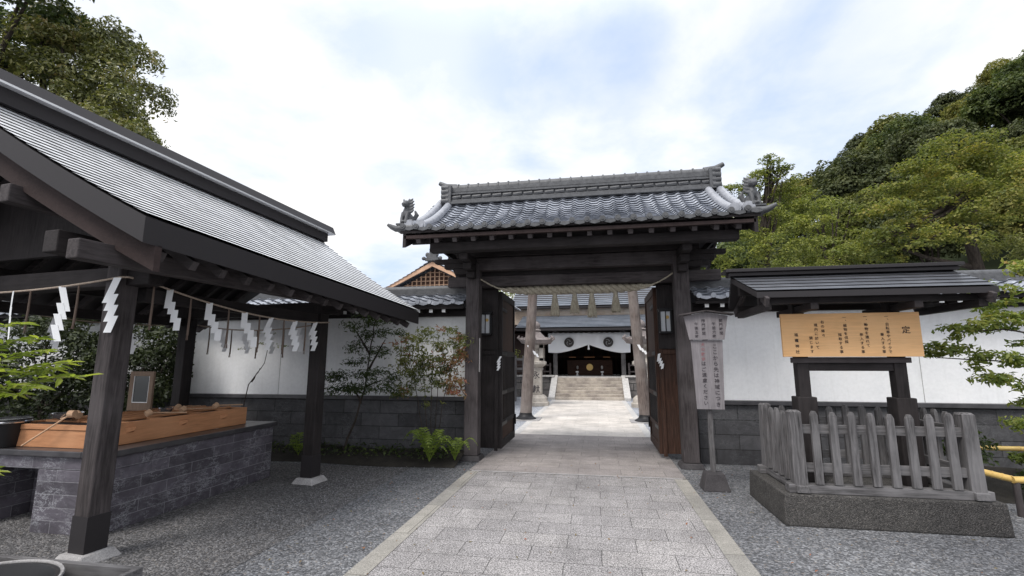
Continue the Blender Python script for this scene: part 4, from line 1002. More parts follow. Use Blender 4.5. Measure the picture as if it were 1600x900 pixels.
for (x, z) in ((0.52, 2.42), (XR + 0.95, 2.93), (XR, 3.45)): pb(MB().box(x, -1.15, z, 0.12, 4.5, 0.15), 'purlin', 'posty', bevel=0.01)
# ridge box with a bright flashing line
m = MB(); vs = []
for y in (1.50, -3.7):
    z = ridge_z(y)
    vs += [(XR - 0.16, y, z - 0.05), (XR + 0.16, y, z - 0.05), (XR + 0.16, y, z + 0.10), (XR - 0.16, y, z + 0.10)]
m.add(vs, [(0, 1, 2, 3), (7, 6, 5, 4), (0, 4, 5, 1), (1, 5, 6, 2), (2, 6, 7, 3), (3, 7, 4, 0)])
vs = []
for y in (1.66, -3.85):
    z = ridge_z(y)
    vs += [(XR - 0.21, y, z + 0.125), (XR + 0.21, y, z + 0.125), (XR + 0.14, y, z + 0.27), (XR - 0.14, y, z + 0.27)]
m.add(vs, [(0, 1, 2, 3), (7, 6, 5, 4), (0, 4, 5, 1), (1, 5, 6, 2), (2, 6, 7, 3), (3, 7, 4, 0)])
rg = m.build('ridge', 'copper_edge', proof, local=True)
m = MB(); vs = []
for y in (1.61, -3.83):
    z = ridge_z(y)
    vs += [(XR - 0.235, y, z + 0.102), (XR + 0.235, y, z + 0.102), (XR + 0.235, y, z + 0.123), (XR - 0.235, y, z + 0.123)]
m.add(vs, [(0, 1, 2, 3), (7, 6, 5, 4), (0, 4, 5, 1), (1, 5, 6, 2), (2, 6, 7, 3), (3, 7, 4, 0)])
m.build('ridge_flashing', 'metal_white', proof, local=True)

# stone basin
BS = thing('stone_basin', (-5.4, 5.1, 0), 'large dark slate water basin under the pavilion roof', 'basin')
X0, X1, Y0, Y1 = -6.6, -4.62, 3.92, 6.32
m = MB(); m.bb(X0, X1, Y0 + 0.5, Y1, 0, 0.70); m.bb(-5.38, X1, Y0, Y0 + 0.499, 0, 0.58); m.bb(X0, X0 + 0.5, Y0, Y0 + 0.499, 0, 0.58); m.bb(X0, X1, Y0, Y0 + 0.499, 0.581, 0.70)
m.build('body', 'slate', BS, bevel=0.008)
m = MB(); e = 0.035; w = 0.24
m.bb(X1 - w, X1 + e, Y0 - e, Y1 + e, 0.702, 0.76); m.bb(X0 - e, X0 + w, Y0 - e, Y1 + e, 0.702, 0.76); m.bb(X0 + w, X1 - w, Y0 - e, Y0 + w, 0.702, 0.76); m.bb(X0 + w, X1 - w, Y1 - w, Y1 + e, 0.702, 0.76)
m.build('rim', 'slab', BS, bevel=0.008)
MB().bb(X0 + w, X1 - w, Y0 + w, Y1 - w, 0.702, 0.72).build('water', 'water', BS)
# cypress cover box standing on the rim
CB = thing('cypress_rack', (-5.3, 5.1, 0.76), 'pale cypress rack for ladles lying on the slate basin', 'rack')
wx0, wx1, wy0, wy1 = -5.98, -4.86, 4.02, 6.05
m = MB()
m.bb(wx1 - 0.03, wx1, wy0, wy1, 0.762, 0.985); m.bb(wx0, wx0 + 0.03, wy0, wy1, 0.762, 0.985); m.bb(wx0 + 0.03, wx1 - 0.03, wy1 - 0.03, wy1, 0.762, 0.985)
m.build('side_board', 'tany', CB, bevel=0.004)
MB().bb(wx0 + 0.03, wx1 - 0.03, wy0, wy0 + 0.03, 0.762, 0.93).bb(wx0 + 0.03, wx1 - 0.03, wy0 - 0.01, wy0 + 0.03, 0.935, 0.985).build('end_board', 'tanx', CB, bevel=0.004)
MB().bb(wx0 + 0.03, wx1 - 0.03, wy0 + 0.03, wy1 - 0.03, 0.95, 0.965).build('top_board', 'brown_gable', CB)
for x in (-5.10, -5.30, -5.50, -5.72): MB().tube([(x, wy0 + 0.3, 0.985), (x, wy1 - 0.04, 0.985)], 0.018, 8).build('rest_pole', 'tany', CB, smooth=40)
m = MB()
for y in (4.35, 4.75, 5.3, 5.75): m.bb(wx0 + 0.04, wx1 - 0.02, y - 0.02, y + 0.02, 0.967, 0.984)
m.build('cross_batten', 'tanx', CB)
for y in (4.35, 5.0, 5.62): MB().add([(wx1 + 0.001, y - 0.06, 0.93), (wx1 + 0.001, y + 0.06, 0.93), (wx1 + 0.075, y, 0.93), (wx1 + 0.001, y - 0.04, 0.875), (wx1 + 0.001, y + 0.04, 0.875), (wx1 + 0.055, y, 0.90)], [(0, 1, 2), (5, 4, 3), (0, 2, 5, 3), (2, 1, 4, 5), (0, 3, 4, 1)]).build('side_bracket', 'tanx', CB)
def ladle(cup, ang, tilt, label, L_=0.42):
    t = thing('ladle', cup, label, 'ladle', 'wooden ladles on the rack'); c = Vector(cup)
    m = MB(); m.lathe([(0.025, 0), (0.034, 0.0), (0.037, 0.055), (0.032, 0.055), (0.030, 0.008), (0.0, 0.008)], (0, 0, 0), 16)
    rot = Matrix.Rotation(ang, 3, 'Z') @ Matrix.Rotation(tilt, 3, 'Y')
    m.v = [tuple(c + rot @ (Matrix.Rotation(R(60), 3, 'Y') @ Vector(v))) for v in m.v]; m.build('cup', 'cup', t, smooth=40)
    m = MB(); m.tube([(0, 0, 0.02), (L_, 0, 0.0)], 0.0085, 8); m.v = [tuple(c + rot @ Vector(v)) for v in m.v]; m.build('handle', 'cup', t, smooth=60)
ladle((-5.12, 3.985, 1.10), R(189), R(32), 'ladle leaning over the near end of the rack, handle pointing down left', 0.58)
ladle((-5.28, 4.15, 1.06), R(170), R(8), 'ladle lying beside the silver bowls at the near end', 0.3)
ladle((-4.98, 4.62, 1.03), R(70), R(2), 'ladle on the rack just behind the near pavilion post')
ladle((-5.05, 5.15, 1.02), R(80), R(1), 'ladle in the middle of the rack beside the picture frame', 0.45)
ladle((-5.32, 5.35, 1.02), R(95), R(0), 'ladle lying farther back along the rack')
ladle((-4.95, 5.55, 1.03), R(75), R(0), 'ladle at the far end of the rack', 0.4)
def bowl(x, y, z, r_, label, m_='steel'):
    o = MB().lathe([(r_ * 0.4, 0), (r_ * 0.8, 0.03), (r_, 0.07), (r_ * 0.95, 0.068), (r_ * 0.7, 0.03), (0, 0.012)], (0, 0, 0), 24).build('bowl', m_, None, smooth=60)
    o.location = (x, y, z); props(o, label, 'bowl', 'silver bowls on the rack')
bowl(-5.62, 4.3, 1.0, 0.14, 'wide silver bowl at the left near end of the rack')
bowl(-5.12, 4.3, 1.0, 0.09, 'smaller silver bowl just left of the near pavilion post')
bowl(-5.22, 5.10, 0.986, 0.08, 'small silver bowl next to the picture frame')
BK = thing('black_bucket', (-5.98, 4.0, 0.76), 'shiny black bucket at the left edge beside the rack', 'bucket')
MB().lathe([(0.17, 0), (0.21, 0.24), (0.225, 0.25), (0.225, 0.27), (0.20, 0.27), (0.19, 0.22), (0, 0.22)], (-6.0, 3.98, 0.765), 28).build('tub', 'black', BK, smooth=40)
MB().lathe([(0.228, 0.235), (0.232, 0.245), (0.228, 0.255)], (-6.0, 3.98, 0.765), 28).build('rim_band', 'steel', BK, smooth=40)
PF = thing('picture_frame', (-5.55, 5.25, 0.99), 'wooden picture frame with dark glass propped on the rack', 'picture frame')
def framebox(x0, x1, z0, z1, name, m_, y, th=0.03):
    mm = MB(); mm.bb(x0, x1, y, y + th, z0, z1); return mm.build(name, m_, PF, bevel=0.003)
fx, fy, fz, fw, fh = -5.84, 5.3, 0.99, 0.36, 0.50
fr = MB(); fr.bb(fx - fw / 2, fx - fw / 2 + 0.06, fy, fy + 0.03, fz, fz + fh); fr.bb(fx + fw / 2 - 0.06, fx + fw / 2, fy, fy + 0.03, fz, fz + fh)
fr.bb(fx - fw / 2 + 0.06, fx + fw / 2 - 0.06, fy, fy + 0.03, fz, fz + 0.1); fr.bb(fx - fw / 2 + 0.06, fx + fw / 2 - 0.06, fy, fy + 0.03, fz + fh - 0.06, fz + fh); fr.build('frame', 'frame_wood', PF, bevel=0.004)
MB().bb(fx - fw / 2 + 0.06, fx + fw / 2 - 0.06, fy + 0.012, fy + 0.02, fz + 0.1, fz + fh - 0.06).build('picture', 'picture', PF)
w_ = MB(); a, b, c_, d = fx - fw / 2 + 0.06, fx + fw / 2 - 0.06, fz + 0.1, fz + fh - 0.06
w_.bb(a, a + 0.008, fy + 0.004, fy + 0.011, c_, d); w_.bb(b - 0.008, b, fy + 0.004, fy + 0.011, c_, d); w_.bb(a + 0.008, b - 0.008, fy + 0.004, fy + 0.011, c_, c_ + 0.01); w_.build('inner_rim', 'white', PF)

# rope round the pavilion posts with paper streamers
inv = lambda x, y, z: basis_chain(PV) @ Vector((x, y, z))
RP = thing('pavilion_rope', tuple(inv(0.13, -2.75, 2.3)), 'thin tan rope strung round the pavilion posts with hanging straw strands', 'rope')
def span(a, b, sag, n=16):
    a, b = Vector(a), Vector(b); return [a.lerp(b, k / n) - Vector((0, 0, sag * 4 * (k / n) * (1 - k / n))) for k in range(n + 1)]
near = span(inv(-2.45, -2.76, 2.30), inv(0.08, -2.76, 2.34), 0.05); corner = [inv(0.13, -2.72, 2.345)]
side_ = span(inv(0.135, -2.5, 2.32), inv(0.13, 0.02, 2.17), 0.10); far = span(inv(0.0, 0.13, 2.18), inv(-2.45, 0.13, 2.2), 0.10); left = span(inv(-2.58, 0, 2.2), inv(-2.58, -2.6, 2.28), 0.1)
MB().tube(near + corner + side_, 0.0095, 8).build('rope_length', 'rope', RP, smooth=60)
MB().tube(far + left, 0.0095, 8).build('rope_length', 'rope', RP, smooth=60)
def hang(path, u):
    i = u * (len(path) - 1); k = min(int(i), len(path) - 2); return Vector(path[k]).lerp(Vector(path[k + 1]), i - k)
def strand(p, l):
    m = MB(); rr = random.Random(int(p.x * 1000)); m.tube([p, p - Vector((0, 0, l * 0.5)) + Vector((0.004, 0, 0)), p - Vector((0, 0, l))], [0.008, 0.010, 0.011], 6)
    for k in range(7): m.tube([p - Vector((0, 0, l * 0.8)), p - Vector((rr.uniform(-0.015, 0.015), rr.uniform(-0.01, 0.01), l * 1.12))], 0.003, 4)
    m.build('straw_strand', 'strand' , RP, smooth=60)
for u in (0.2, 0.554, 0.804): strand(hang(near, u), 0.36)
for u in (0.0, 0.15, 0.33, 0.50, 0.655, 0.81): strand(hang(side_, u), 0.38)
for u in (0.1, 0.3, 0.5, 0.7, 0.88): strand(hang(far, u), 0.38)
G2 = 'paper streamers on the pavilion rope'
for u, rz, ln, mi, lb in ((0.47, -0.45, 0.35, 1, 'streamer seen nearly edge on, first from the left frame edge'), (0.715, 0.1, -0.30, -1, 'white zigzag streamer left of the near pavilion post'),):
    shide(hang(near, u) + Vector((-0.02, -0.012, 0)), 0.07, 0.50, rz, lb, G2, lean=ln * mi, mirror=mi)
shide(hang(near, 0.97) + Vector((0.035, -0.03, 0.0)), 0.075, 0.48, 0.05, 'bright zigzag streamer hanging in front of the near pavilion post', G2, lean=0.45)
for u, rz, ln, mi, lb in ((0.06, 0.25, 0.1, 1, 'zigzag streamer just right of the near post, against dark foliage'), (0.23, 0.5, 0.05, 1, 'second streamer right of the near post, over the white wall'),
                          (0.41, 0.7, 0.0, 1, 'third streamer along the side rope, over the white wall'), (0.57, 0.1, 0.45, 1, 'fourth streamer along the side rope, over the white wall'), (0.73, 0.3, 0.3, 1, 'fifth streamer along the side rope, just before the far post'), (0.885, 0.1, 0.4, 1, 'zigzag streamer hanging on the dark far post')):
    shide(hang(side_, u) + Vector((-0.02, -0.01, 0)), 0.06, 0.39, rz, lb, G2, lean=ln, mirror=mi)
for u, rz, lb in ((0.2, 0.2, 'streamer of the rear rope nearest the far post'), (0.4, 1.2, 'narrow streamer of the rear rope seen edge on'), (0.6, 0.1, 'streamer of the rear rope near the middle'), (0.78, 0.4, 'streamer of the rear rope close to the dark rear post')):
    shide(hang(far, u), 0.06, 0.36, rz, lb, G2, lean=0.3)
for u, rz, lb in ((0.3, 0.3, 'dim streamer hanging at the shaded left rear, before dark bushes'), (0.65, 0.2, 'dim streamer at the far left before dark bushes')):
    shide(hang(left, u), 0.068, 0.42, rz, lb, G2, lean=0.3)

# trough at the lower left
TR = thing('wooden_trough', (-3.45, 2.4, 0), 'weathered wooden planter box at the bottom left corner', 'planter box')
m = MB(); a, b, c_, d = -4.3, -2.94, 1.9, 2.84
for q in ((a, b, d - 0.04, d), (a, b, c_, c_ + 0.04), (a, a + 0.04, c_ + 0.04, d - 0.04), (b - 0.04, b, c_ + 0.04, d - 0.04)): m.bb(*q, 0.02, 0.29)
m.build('side_board', 'greyx', TR, bevel=0.004)
MB().bb(a + 0.04, b - 0.04, c_ + 0.04, d - 0.04, 0.02, 0.10).build('bottom_board', 'soil', TR)
o = MB().lathe([(0.36, 0), (0.42, 0.18), (0.435, 0.185), (0.435, 0.20), (0.40, 0.20), (0.37, 0.12), (0, 0.12)], (0, 0, 0), 36).build('plant_tub', 'black', None, smooth=40); o.location = (-3.62, 2.33, 0.10)
props(o, 'round dark tub with pale rim standing in the wooden planter box', 'tub')
MB().tube([( 0.432 * math.cos(k * math.pi / 24),  0.432 * math.sin(k * math.pi / 24), 0.205) for k in range(49)], 0.011, 6).build('rim', 'foot', o, local=True, smooth=60)

# ================================================================== KOSATSU NOTICE BOARD, FENCE, PLINTH
MB().frus(2.785, 5.95, 0, 0.30, 1.96, 1.14, 1.93, 1.11).build('concrete_plinth', 'plinth', None, bevel=0.015, label='low dark concrete plinth under the picket fence', cat='plinth')
FN = thing('picket_fence', (2.78, 5.98, 0.3), 'weathered grey picket fence enclosing the notice board', 'fence')
fx0, fx1, fy0, fy1 = 1.97, 3.53, 5.50, 6.36
for (x, y) in ((fx0, fy0), (fx1, fy0), (fx0, fy1), (fx1, fy1)):
    MB().frus(x + 0.04, y, 0.37, 1.09, 0.13, 0.12, 0.115, 0.105).frus(x + 0.04, y, 1.09, 1.115, 0.125, 0.11, 0.08, 0.07).build('corner_post', 'greyz', FN, bevel=0.006)
def picket(x, y, ax, k):
    m = MB(); w = 0.070; t_ = 0.04; rr = random.Random(k * 7 + int(y * 10)); h = 1.10 + rr.uniform(-0.012, 0.012)
    a, b = (w, t_) if ax == 'x' else (t_, w)
    m.frus(x, y, 0.39, h - 0.04, a * 1.05, b, a, b); m.frus(x, y, h - 0.04, h, a, b, a * 0.45, b * 0.8)
    o = m.build('picket', 'greyz', FN, bevel=0.004)
for k in range(8):
    x = fx0 + 0.04 + (fx1 - fx0) * (k + 1) / 9
    picket(x, fy0 - 0.045, 'x', k); picket(x, fy1 - 0.045, 'x', k + 20)
for k in range(4):
    y = fy0 + (fy1 - fy0) * (k + 1) / 5; picket(fx0 + 0.04 - 0.045, y, 'y', k + 40); picket(fx1 + 0.04 + 0.045, y, 'y', k + 60)
for z in (0.50, 0.88):
    for y in (fy0, fy1): MB().bb(fx0 + 0.10, fx1 - 0.02, y - 0.02, y + 0.02, z, z + 0.09).build('rail', 'greyx', FN, bevel=0.004)
    for x in (fx0, fx1): MB().bb(x + 0.02, x + 0.06, fy0 + 0.06, fy1 - 0.06, z, z + 0.09).build('rail', 'greyy', FN, bevel=0.004)
for y in (fy0, fy1): MB().bb(fx0 - 0.08, fx1 + 0.16, y - 0.06, y + 0.06, 0.302, 0.385).build('sill_beam', 'greyx', FN, bevel=0.006)
for x in (fx0 + 0.04, fx1 + 0.04): MB().bb(x - 0.06, x + 0.06, fy0 - 0.10, fy1 + 0.12, 0.31, 0.378).build('sill_beam', 'greyy', FN, bevel=0.006)

NB = thing('notice_board', (2.8, 6.0, 0.3), 'roofed notice board of new orange cedar on two dark posts', 'notice board')
for x in (2.33, 3.32):
    MB().box(x, 6.02, 1.35, 0.125, 0.125, 2.1).build('post', 'darkz', NB, bevel=0.008)
    MB().box(x, 6.02, 0.76, 0.20, 0.20, 0.92).build('post_sleeve', 'darkz', NB, bevel=0.01)
MB().bb(2.392, 3.258, 5.97, 6.07, 1.51, 1.665).build('cross_beam', 'darkx', NB, bevel=0.006)
MB().bb(2.20, 3.42, 5.93, 5.965, 1.60, 1.66).build('cross_beam', 'postx', NB, bevel=0.004)
bd = MB().bb(2.10, 3.51, 5.86, 5.895, 1.668, 2.155).build('board', 'board', NB, bevel=0.003)
yb = 5.857; cs = 0.0385
def W_(u, v): return 2.10 + 1.41 * u, 2.155 - 0.487 * v
def colw(text, u, v, size=cs, pitch=None):
    x, z = W_(u, v); m = MB(); vwrite(m, text, (x, yb, z), size, pitch or size * 1.18); m.build('lettering', 'ink', bd)
colw('定', 0.895, 0.40, 0.085)
colw('一、自転車やバイクで', 0.768, 0.09, cs, 0.0435); colw('乗入する事', 0.725, 0.50, cs, 0.047)
colw('一、動物を連れて', 0.618, 0.09, cs, 0.0455); colw('参入する事', 0.578, 0.50, cs, 0.047)
colw('一、植物を伐採', 0.468, 0.10, cs, 0.0455); colw('採取する事', 0.425, 0.50, cs, 0.047)
colw('右の條々', 0.305, 0.20, cs, 0.050); colw('境内に於いて', 0.255, 0.27, cs, 0.050); colw('禁じます', 0.212, 0.57, cs, 0.050)
colw('塩竈神社', 0.105, 0.49, 0.042, 0.064)
# little roof over the board; its ridge is longer than its eaves
def kfn(side):
    def fn(s_, t_):
        xe = 1.74 + (4.01 - 1.74) * s_; xr = 1.64 + (4.0 - 1.64) * s_; x = xe + (xr - xe) * t_
        return Vector((x, 6.02 + side * (-0.56 + 0.56 * t_), 2.375 + 0.255 * t_))
    return fn
m = MB(); gp = MB(); course_roof(m, kfn(1), 5, 0.009, 4, gp); course_roof(m, kfn(-1), 5, 0.009, 4, gp); kr = m.build('roof', 'copper_dark', NB); gp.build('lap_shade', 'copper_edge', kr)  # black risers here too put the shade of the laps into colour
m = MB()
for side in (1, -1):
    f_ = kfn(side); vs = []
    for k in (0, 1):
        for s_ in (0, 1): p = f_(s_, k); vs += [p - Vector((0, 0, 0.012)), p - Vector((0, 0, 0.075))]
    m.add(vs, [(0, 2, 6, 4), (1, 5, 7, 3), (0, 4, 5, 1), (2, 3, 7, 6), (0, 1, 3, 2), (4, 6, 7, 5)])
m.build('roof_edge', 'copper_edge', NB)
MB().bb(1.60, 4.02, 5.94, 6.10, 2.63, 2.67).bb(1.56, 4.05, 5.90, 6.14, 2.673, 2.712).build('roof_ridge', 'copper_edge', kr, bevel=0.004)
MB().bb(1.80, 3.98, 5.60, 5.66, 2.245, 2.315).bb(1.80, 3.98, 6.38, 6.44, 2.245, 2.315).bb(1.72, 4.05, 5.98, 6.06, 2.40, 2.52).build('purlin', 'darkx', NB)
for x in (1.86, 2.33, 3.32, 3.9):
    MB().bb(x - 0.04, x + 0.04, 5.52, 6.52, 2.17, 2.243).build('roof_bracket', 'darky', NB, bevel=0.005)
for x in (1.83, 3.93):
    for sd_ in (-1, 1): MB().beam((x, 6.02 + sd_ * 0.60, 2.24), (x, 6.02, 2.56), 0.035, 0.10).build('gable_strut', 'posty', NB)

# sign post beside the right pillar
SG = thing('sign_post', (1.45, 6.7, 0), 'weathered vertical wooden sign on a single pole beside the gate', 'sign')
MB().frus(1.45, 6.72, 0, 0.21, 0.33, 0.30, 0.22, 0.2).build('base', 'blackstone', SG, bevel=0.01)
MB().bb(1.42, 1.48, 6.71, 6.76, 0.2, 2.2).build('pole', 'greyz', SG, bevel=0.004)
q = [(1.285, 1.0), (1.625, 1.0), (1.655, 1.90), (1.255, 1.90)]
b1 = MB().prism(q, 'y', 6.665, 6.69).build('lower_board', 'signz', SG, bevel=0.003)
q = [(1.235, 1.905), (1.675, 1.905), (1.735, 2.22), (1.455, 2.27), (1.175, 2.22)]
b2 = MB().prism(q, 'y', 6.64, 6.664).build('upper_board', 'signz', SG, bevel=0.003)
MB().beam((1.11, 6.65, 2.235), (1.46, 6.65, 2.29), 0.13, 0.018).beam((1.80, 6.65, 2.235), (1.45, 6.65, 2.29), 0.13, 0.017).build('cap', 'postx', SG)
for tx_, px_, pz_, sz_, pt_ in (('ここから先は神域につき', 1.55, 1.815, 0.064, 0.075), ('はご遠慮ください', 1.40, 1.59, 0.060, 0.073)): m = MB(); vwrite(m, tx_, (px_, 6.662, pz_), sz_, pt_); m.build('lettering', 'ink_soft', b1)
m = MB(); vwrite(m, '犬の散歩', (1.40, 6.662, 1.84), 0.052, 0.063); m.build('red_lettering', 'ink_red', b1)
for tx_, px_, pz_ in (('開門時間', 1.64, 2.155), ('午前六時', 1.55, 2.115), ('閉門時間', 1.42, 2.155), ('午後五時', 1.33, 2.115)): m = MB(); vwrite(m, tx_, (px_, 6.637, pz_), 0.047, 0.055); m.build('lettering', 'ink_soft', b2)

# bamboo rails at the right
def bamboo(P, r_, label):
    t = thing('bamboo_rail', P[0], label, 'bamboo rail', 'bamboo rails right of the plinth')
    m = MB().tube(P, r_, 12); m.build('cane', 'bamboo', t, smooth=50); m = MB()
    for i in range(len(P) - 1):
        a, b = Vector(P[i]), Vector(P[i + 1])
        for k in range(1, 4): c = a.lerp(b, k / 4); d = (b - a).normalized(); m.tube([c - d * 0.006, c + d * 0.006], r_ * 1.1, 12)
    m.build('cane_joint', 'bamboo', t, smooth=50)
    for p in (P[0], P[-1]): MB().tube([(p[0] + 0.03, p[1], 0), (p[0] + 0.03, p[1], p[2] + 0.02)], 0.03, 8).build('stake', 'postz', t, smooth=50)
bamboo([(4.05, 6.25, 0.44), (4.35, 6.15, 0.37)], 0.034, 'short slanting yellow bamboo rail beside the plinth')
bamboo([(4.33, 6.12, 0.37), (5.6, 6.1, 0.39)], 0.036, 'near yellow bamboo rail running out of frame at the right')
bamboo([(4.75, 7.4, 0.50), (7.2, 7.4, 0.50)], 0.030, 'far yellow bamboo rail below the white wall at the right')

# ================================================================== PLANTING
def spray(path_pts, n, spread, rs):
    P = []; 
    for p in path_pts: P.append(np.array(p) + rs.normal(size=(n, 3)) * spread)
    return np.concatenate(P)
def tree(name, label, cat, base, trunk, lobes, m, density, size, group=None, seed=0, limbs=True, up=0.5, aspect=0.5, trunk_r=(0.2, 0.05), shell=0.55, jitter=0.5, bark='bark', nlimb=99):
    t = thing(name, base, label, cat, group); mb = MB(); limb(mb, trunk, trunk_r[0], trunk_r[1], 10, seed)
    t2 = Vector(trunk[-1]); rng = random.Random(seed)
    for i, l in enumerate(lobes[:nlimb]):
        if not limbs: break
        k = rng.uniform(0.35, 0.95); idx = min(int(k * (len(trunk) - 1)), len(trunk) - 2); a = Vector(trunk[idx]).lerp(Vector(trunk[idx + 1]), k * (len(trunk) - 1) - idx)
        c = Vector(l[:3]); mid = a.lerp(c, 0.5) + Vector((0, 0, -0.12 * (c - a).length * 0.4)); limb(mb, [a, mid, c], trunk_r[0] * 0.38, trunk_r[1] * 0.35, 6, seed + i, 0.03)
    mb.build('trunk', bark, t, smooth=180)
    P, N = lobe_points(lobes, density, seed, up, shell, jitter)
    iv = np.array(t.location); leaf_mesh('crown', P - iv, N, size, m, aspect, parent=t, seed=seed)
    return t
def rand_lobes(c, R_, n, r_, seed, flat=0.7, zmin=-0.6):
    rng = random.Random(seed); out = []
    while len(out) < n:
        d = Vector((rng.gauss(0, 1), rng.gauss(0, 1), rng.gauss(0, 1))).normalized()
        if d.z < zmin: continue
        k = rng.uniform(0.55, 1.0); q = rng.uniform(0.7, 1.3) * r_
        out.append((c[0] + d.x * R_[0] * k, c[1] + d.y * R_[1] * k, c[2] + d.z * R_[2] * k, q, q, q * flat))
    return out

# hillside evergreens: four kinds of crown, copied over the hill
protos = []
for v in range(4):
    rng = random.Random(50 + v)
    lob = rand_lobes((0, 0, 7.0), (2.7, 2.7, 2.6), 24, 1.05, 60 + v, 0.8, -0.3) + [(0, 0, 6.6, 2.1, 2.1, 2.0)]
    tp = tree('evergreen_tree', 'tall dark evergreen among the trees covering the hillside', 'tree', (0, 0, 0), [(0, 0, 0), (0.2, 0, 3), (0, 0.1, 7)], lob,
              ('leaf_hill', 'leaf_hill2', 'leaf_hill3', 'leaf_hill4')[v], 190, 0.23, 'evergreen trees covering the hillside', 70 + v, trunk_r=(0.3, 0.08), nlimb=5, up=0.4, shell=0.75, jitter=0.6)
    protos.append(tp)
rng = random.Random(11); spots = []
for ring in range(9):
    r_ = 40 + ring * 6.6
    step_ = 6.6 / r_
    a0 = R(13); k = 0
    while a0 + k * step_ < R(47):
        az = a0 + k * step_ + rng.uniform(-0.3, 0.3) * step_; rr_ = r_ + rng.uniform(-1.8, 1.8); k += 1
        x, y = rr_ * math.sin(az), rr_ * math.cos(az); z = hill_z(x, y)
        if math.degrees(az) < 17 and ring > 2: continue
        spots.append((x, y, z))
for i, (x, y, z) in enumerate(spots):
    k = rng.uniform(0.75, 1.05) if math.hypot(x, y) > 75 else rng.uniform(0.95, 1.45)
    o = protos[i] if i < 4 else copy_tree(protos[rng.choice((0, 0, 1, 1, 2, 2, 2, 3))])
    o.location = (x, y, z - 2.2 * k); o.rotation_euler = (0, 0, rng.uniform(0, 6.28)); o.scale = (k * rng.uniform(0.9, 1.15), k * rng.uniform(0.9, 1.15), k)

def masses(specs, seed, flat=0.55, n=12, k=0.42):
    out = []
    for i, (x, y, z, w, n_) in enumerate(specs): out += rand_lobes((x, y, z), (w, w * 0.85, w * 0.55), n, w * k, seed * 100 + i, flat, -0.4)
    return out
# big turning maple on the right, beyond the wall
def pads(specs, seed, flat=0.28):
    rng = random.Random(seed); out = []
    for (x, y, z, w, n) in specs:
        for k in range(n):
            out.append((x + rng.uniform(-w, w), y + rng.uniform(-w, w) * 0.8, z + rng.uniform(-0.18, 0.18), rng.uniform(0.35, 0.62) * w + 0.12, rng.uniform(0.35, 0.62) * w + 0.12, flat * rng.uniform(0.8, 1.3) * w * 0.5 + 0.08))
    return out
sp = [(8.6, 14.4, 5.0, 0.9, 6), (8.3, 14.6, 5.7, 0.8, 5), (9.0, 15, 6.3, 0.9, 6), (9.6, 15.2, 7.0, 0.9, 6), (10.5, 15.0, 7.6, 1.0, 7), (11.4, 15.4, 7.3, 1.0, 6), (12.4, 15.2, 7.0, 1.0, 6), (13.4, 15, 6.4, 1.1, 6), (10.0, 14.2, 6.0, 1.0, 6), (11.2, 14.4, 6.4, 1.0, 6),
      (9.2, 14.0, 4.7, 0.8, 5), (10.0, 13.9, 5.3, 0.8, 4), (12.0, 14.2, 5.6, 0.9, 6), (12.8, 14.2, 5.0, 1.0, 6), (11.8, 13.8, 4.7, 0.7, 4), (8.9, 15.5, 5.3, 0.8, 4), (13.8, 14.6, 5.6, 1.0, 6), (10.8, 15.8, 6.8, 1.2, 6), (8.0, 14.8, 4.5, 0.6, 4)]
tree('maple_tree', 'big spreading maple turning yellow and orange, dark trunk showing, right of the hill', 'tree', (10.6, 15, 0), [(10.7, 15, 0), (10.6, 15, 3.6), (10.45, 14.9, 4.9), (10.7, 15.0, 6.0), (10.6, 15, 7.0)], masses(sp, 5), 'leaf_maple', 420, 0.085, seed=5, up=0.7, trunk_r=(0.24, 0.06), jitter=0.6, nlimb=9, aspect=0.6, shell=0.6)
# pruned garden trees right of the gate
sp = [(4.75, 13, 6.95, 0.32, 4), (4.70, 13, 6.6, 0.4, 4), (4.95, 13, 6.6, 0.35, 4), (4.5, 13, 6.5, 0.4, 6), (3.75, 12.9, 6.05, 0.45, 4), (4.2, 13, 6.2, 0.4, 4), (3.4, 12.9, 5.6, 0.4, 4), (5.0, 13, 6.35, 0.4, 4), (5.45, 13.1, 6.0, 0.45, 4), (5.9, 13.2, 5.6, 0.5, 4), (3.7, 13, 6.1, 0.35, 4), (4.1, 13.1, 5.9, 0.4, 4), (4.9, 13.2, 6.0, 0.4, 5), (5.3, 13.3, 5.6, 0.5, 5), (4.4, 12.8, 5.4, 0.5, 5), (3.7, 12.9, 5.3, 0.5, 4), (5.0, 12.8, 5.0, 0.6, 6), (3.9, 12.8, 4.8, 0.5, 5), (5.7, 13, 5.1, 0.5, 5), (4.5, 12.6, 4.4, 0.6, 6), (5.5, 12.7, 4.4, 0.6, 6), (3.4, 12.8, 4.3, 0.5, 5), (4.7, 13.4, 5.2, 0.7, 5), (3.2, 13.0, 3.8, 0.5, 5), (4.6, 13, 3.8, 0.8, 7), (5.8, 13, 3.8, 0.6, 5)]
tree('pruned_garden_tree', 'light green cloud pruned tree right behind the gate roof corner', 'tree', (4.6, 13, 0), [(4.5, 13, 0), (4.6, 13, 3), (4.4, 13, 5), (4.6, 13, 6.2), (4.72, 13, 6.8)], masses(sp, 8, 0.6, 11), 'leaf_mid', 640, 0.075, seed=8, up=0.7, trunk_r=(0.10, 0.008), aspect=0.45, nlimb=30, shell=0.5, jitter=0.6)
sp = [(7.4, 16, 6.3, 0.7, 6), (6.6, 16.3, 5.8, 0.7, 6), (8.0, 16.4, 5.6, 0.8, 6), (6.9, 16, 5.1, 0.8, 6), (7.8, 15.8, 4.8, 0.8, 6), (6.3, 16, 4.6, 0.7, 5), (7.2, 16.2, 4.2, 0.9, 6), (6.9, 16.6, 6.6, 0.6, 4)]
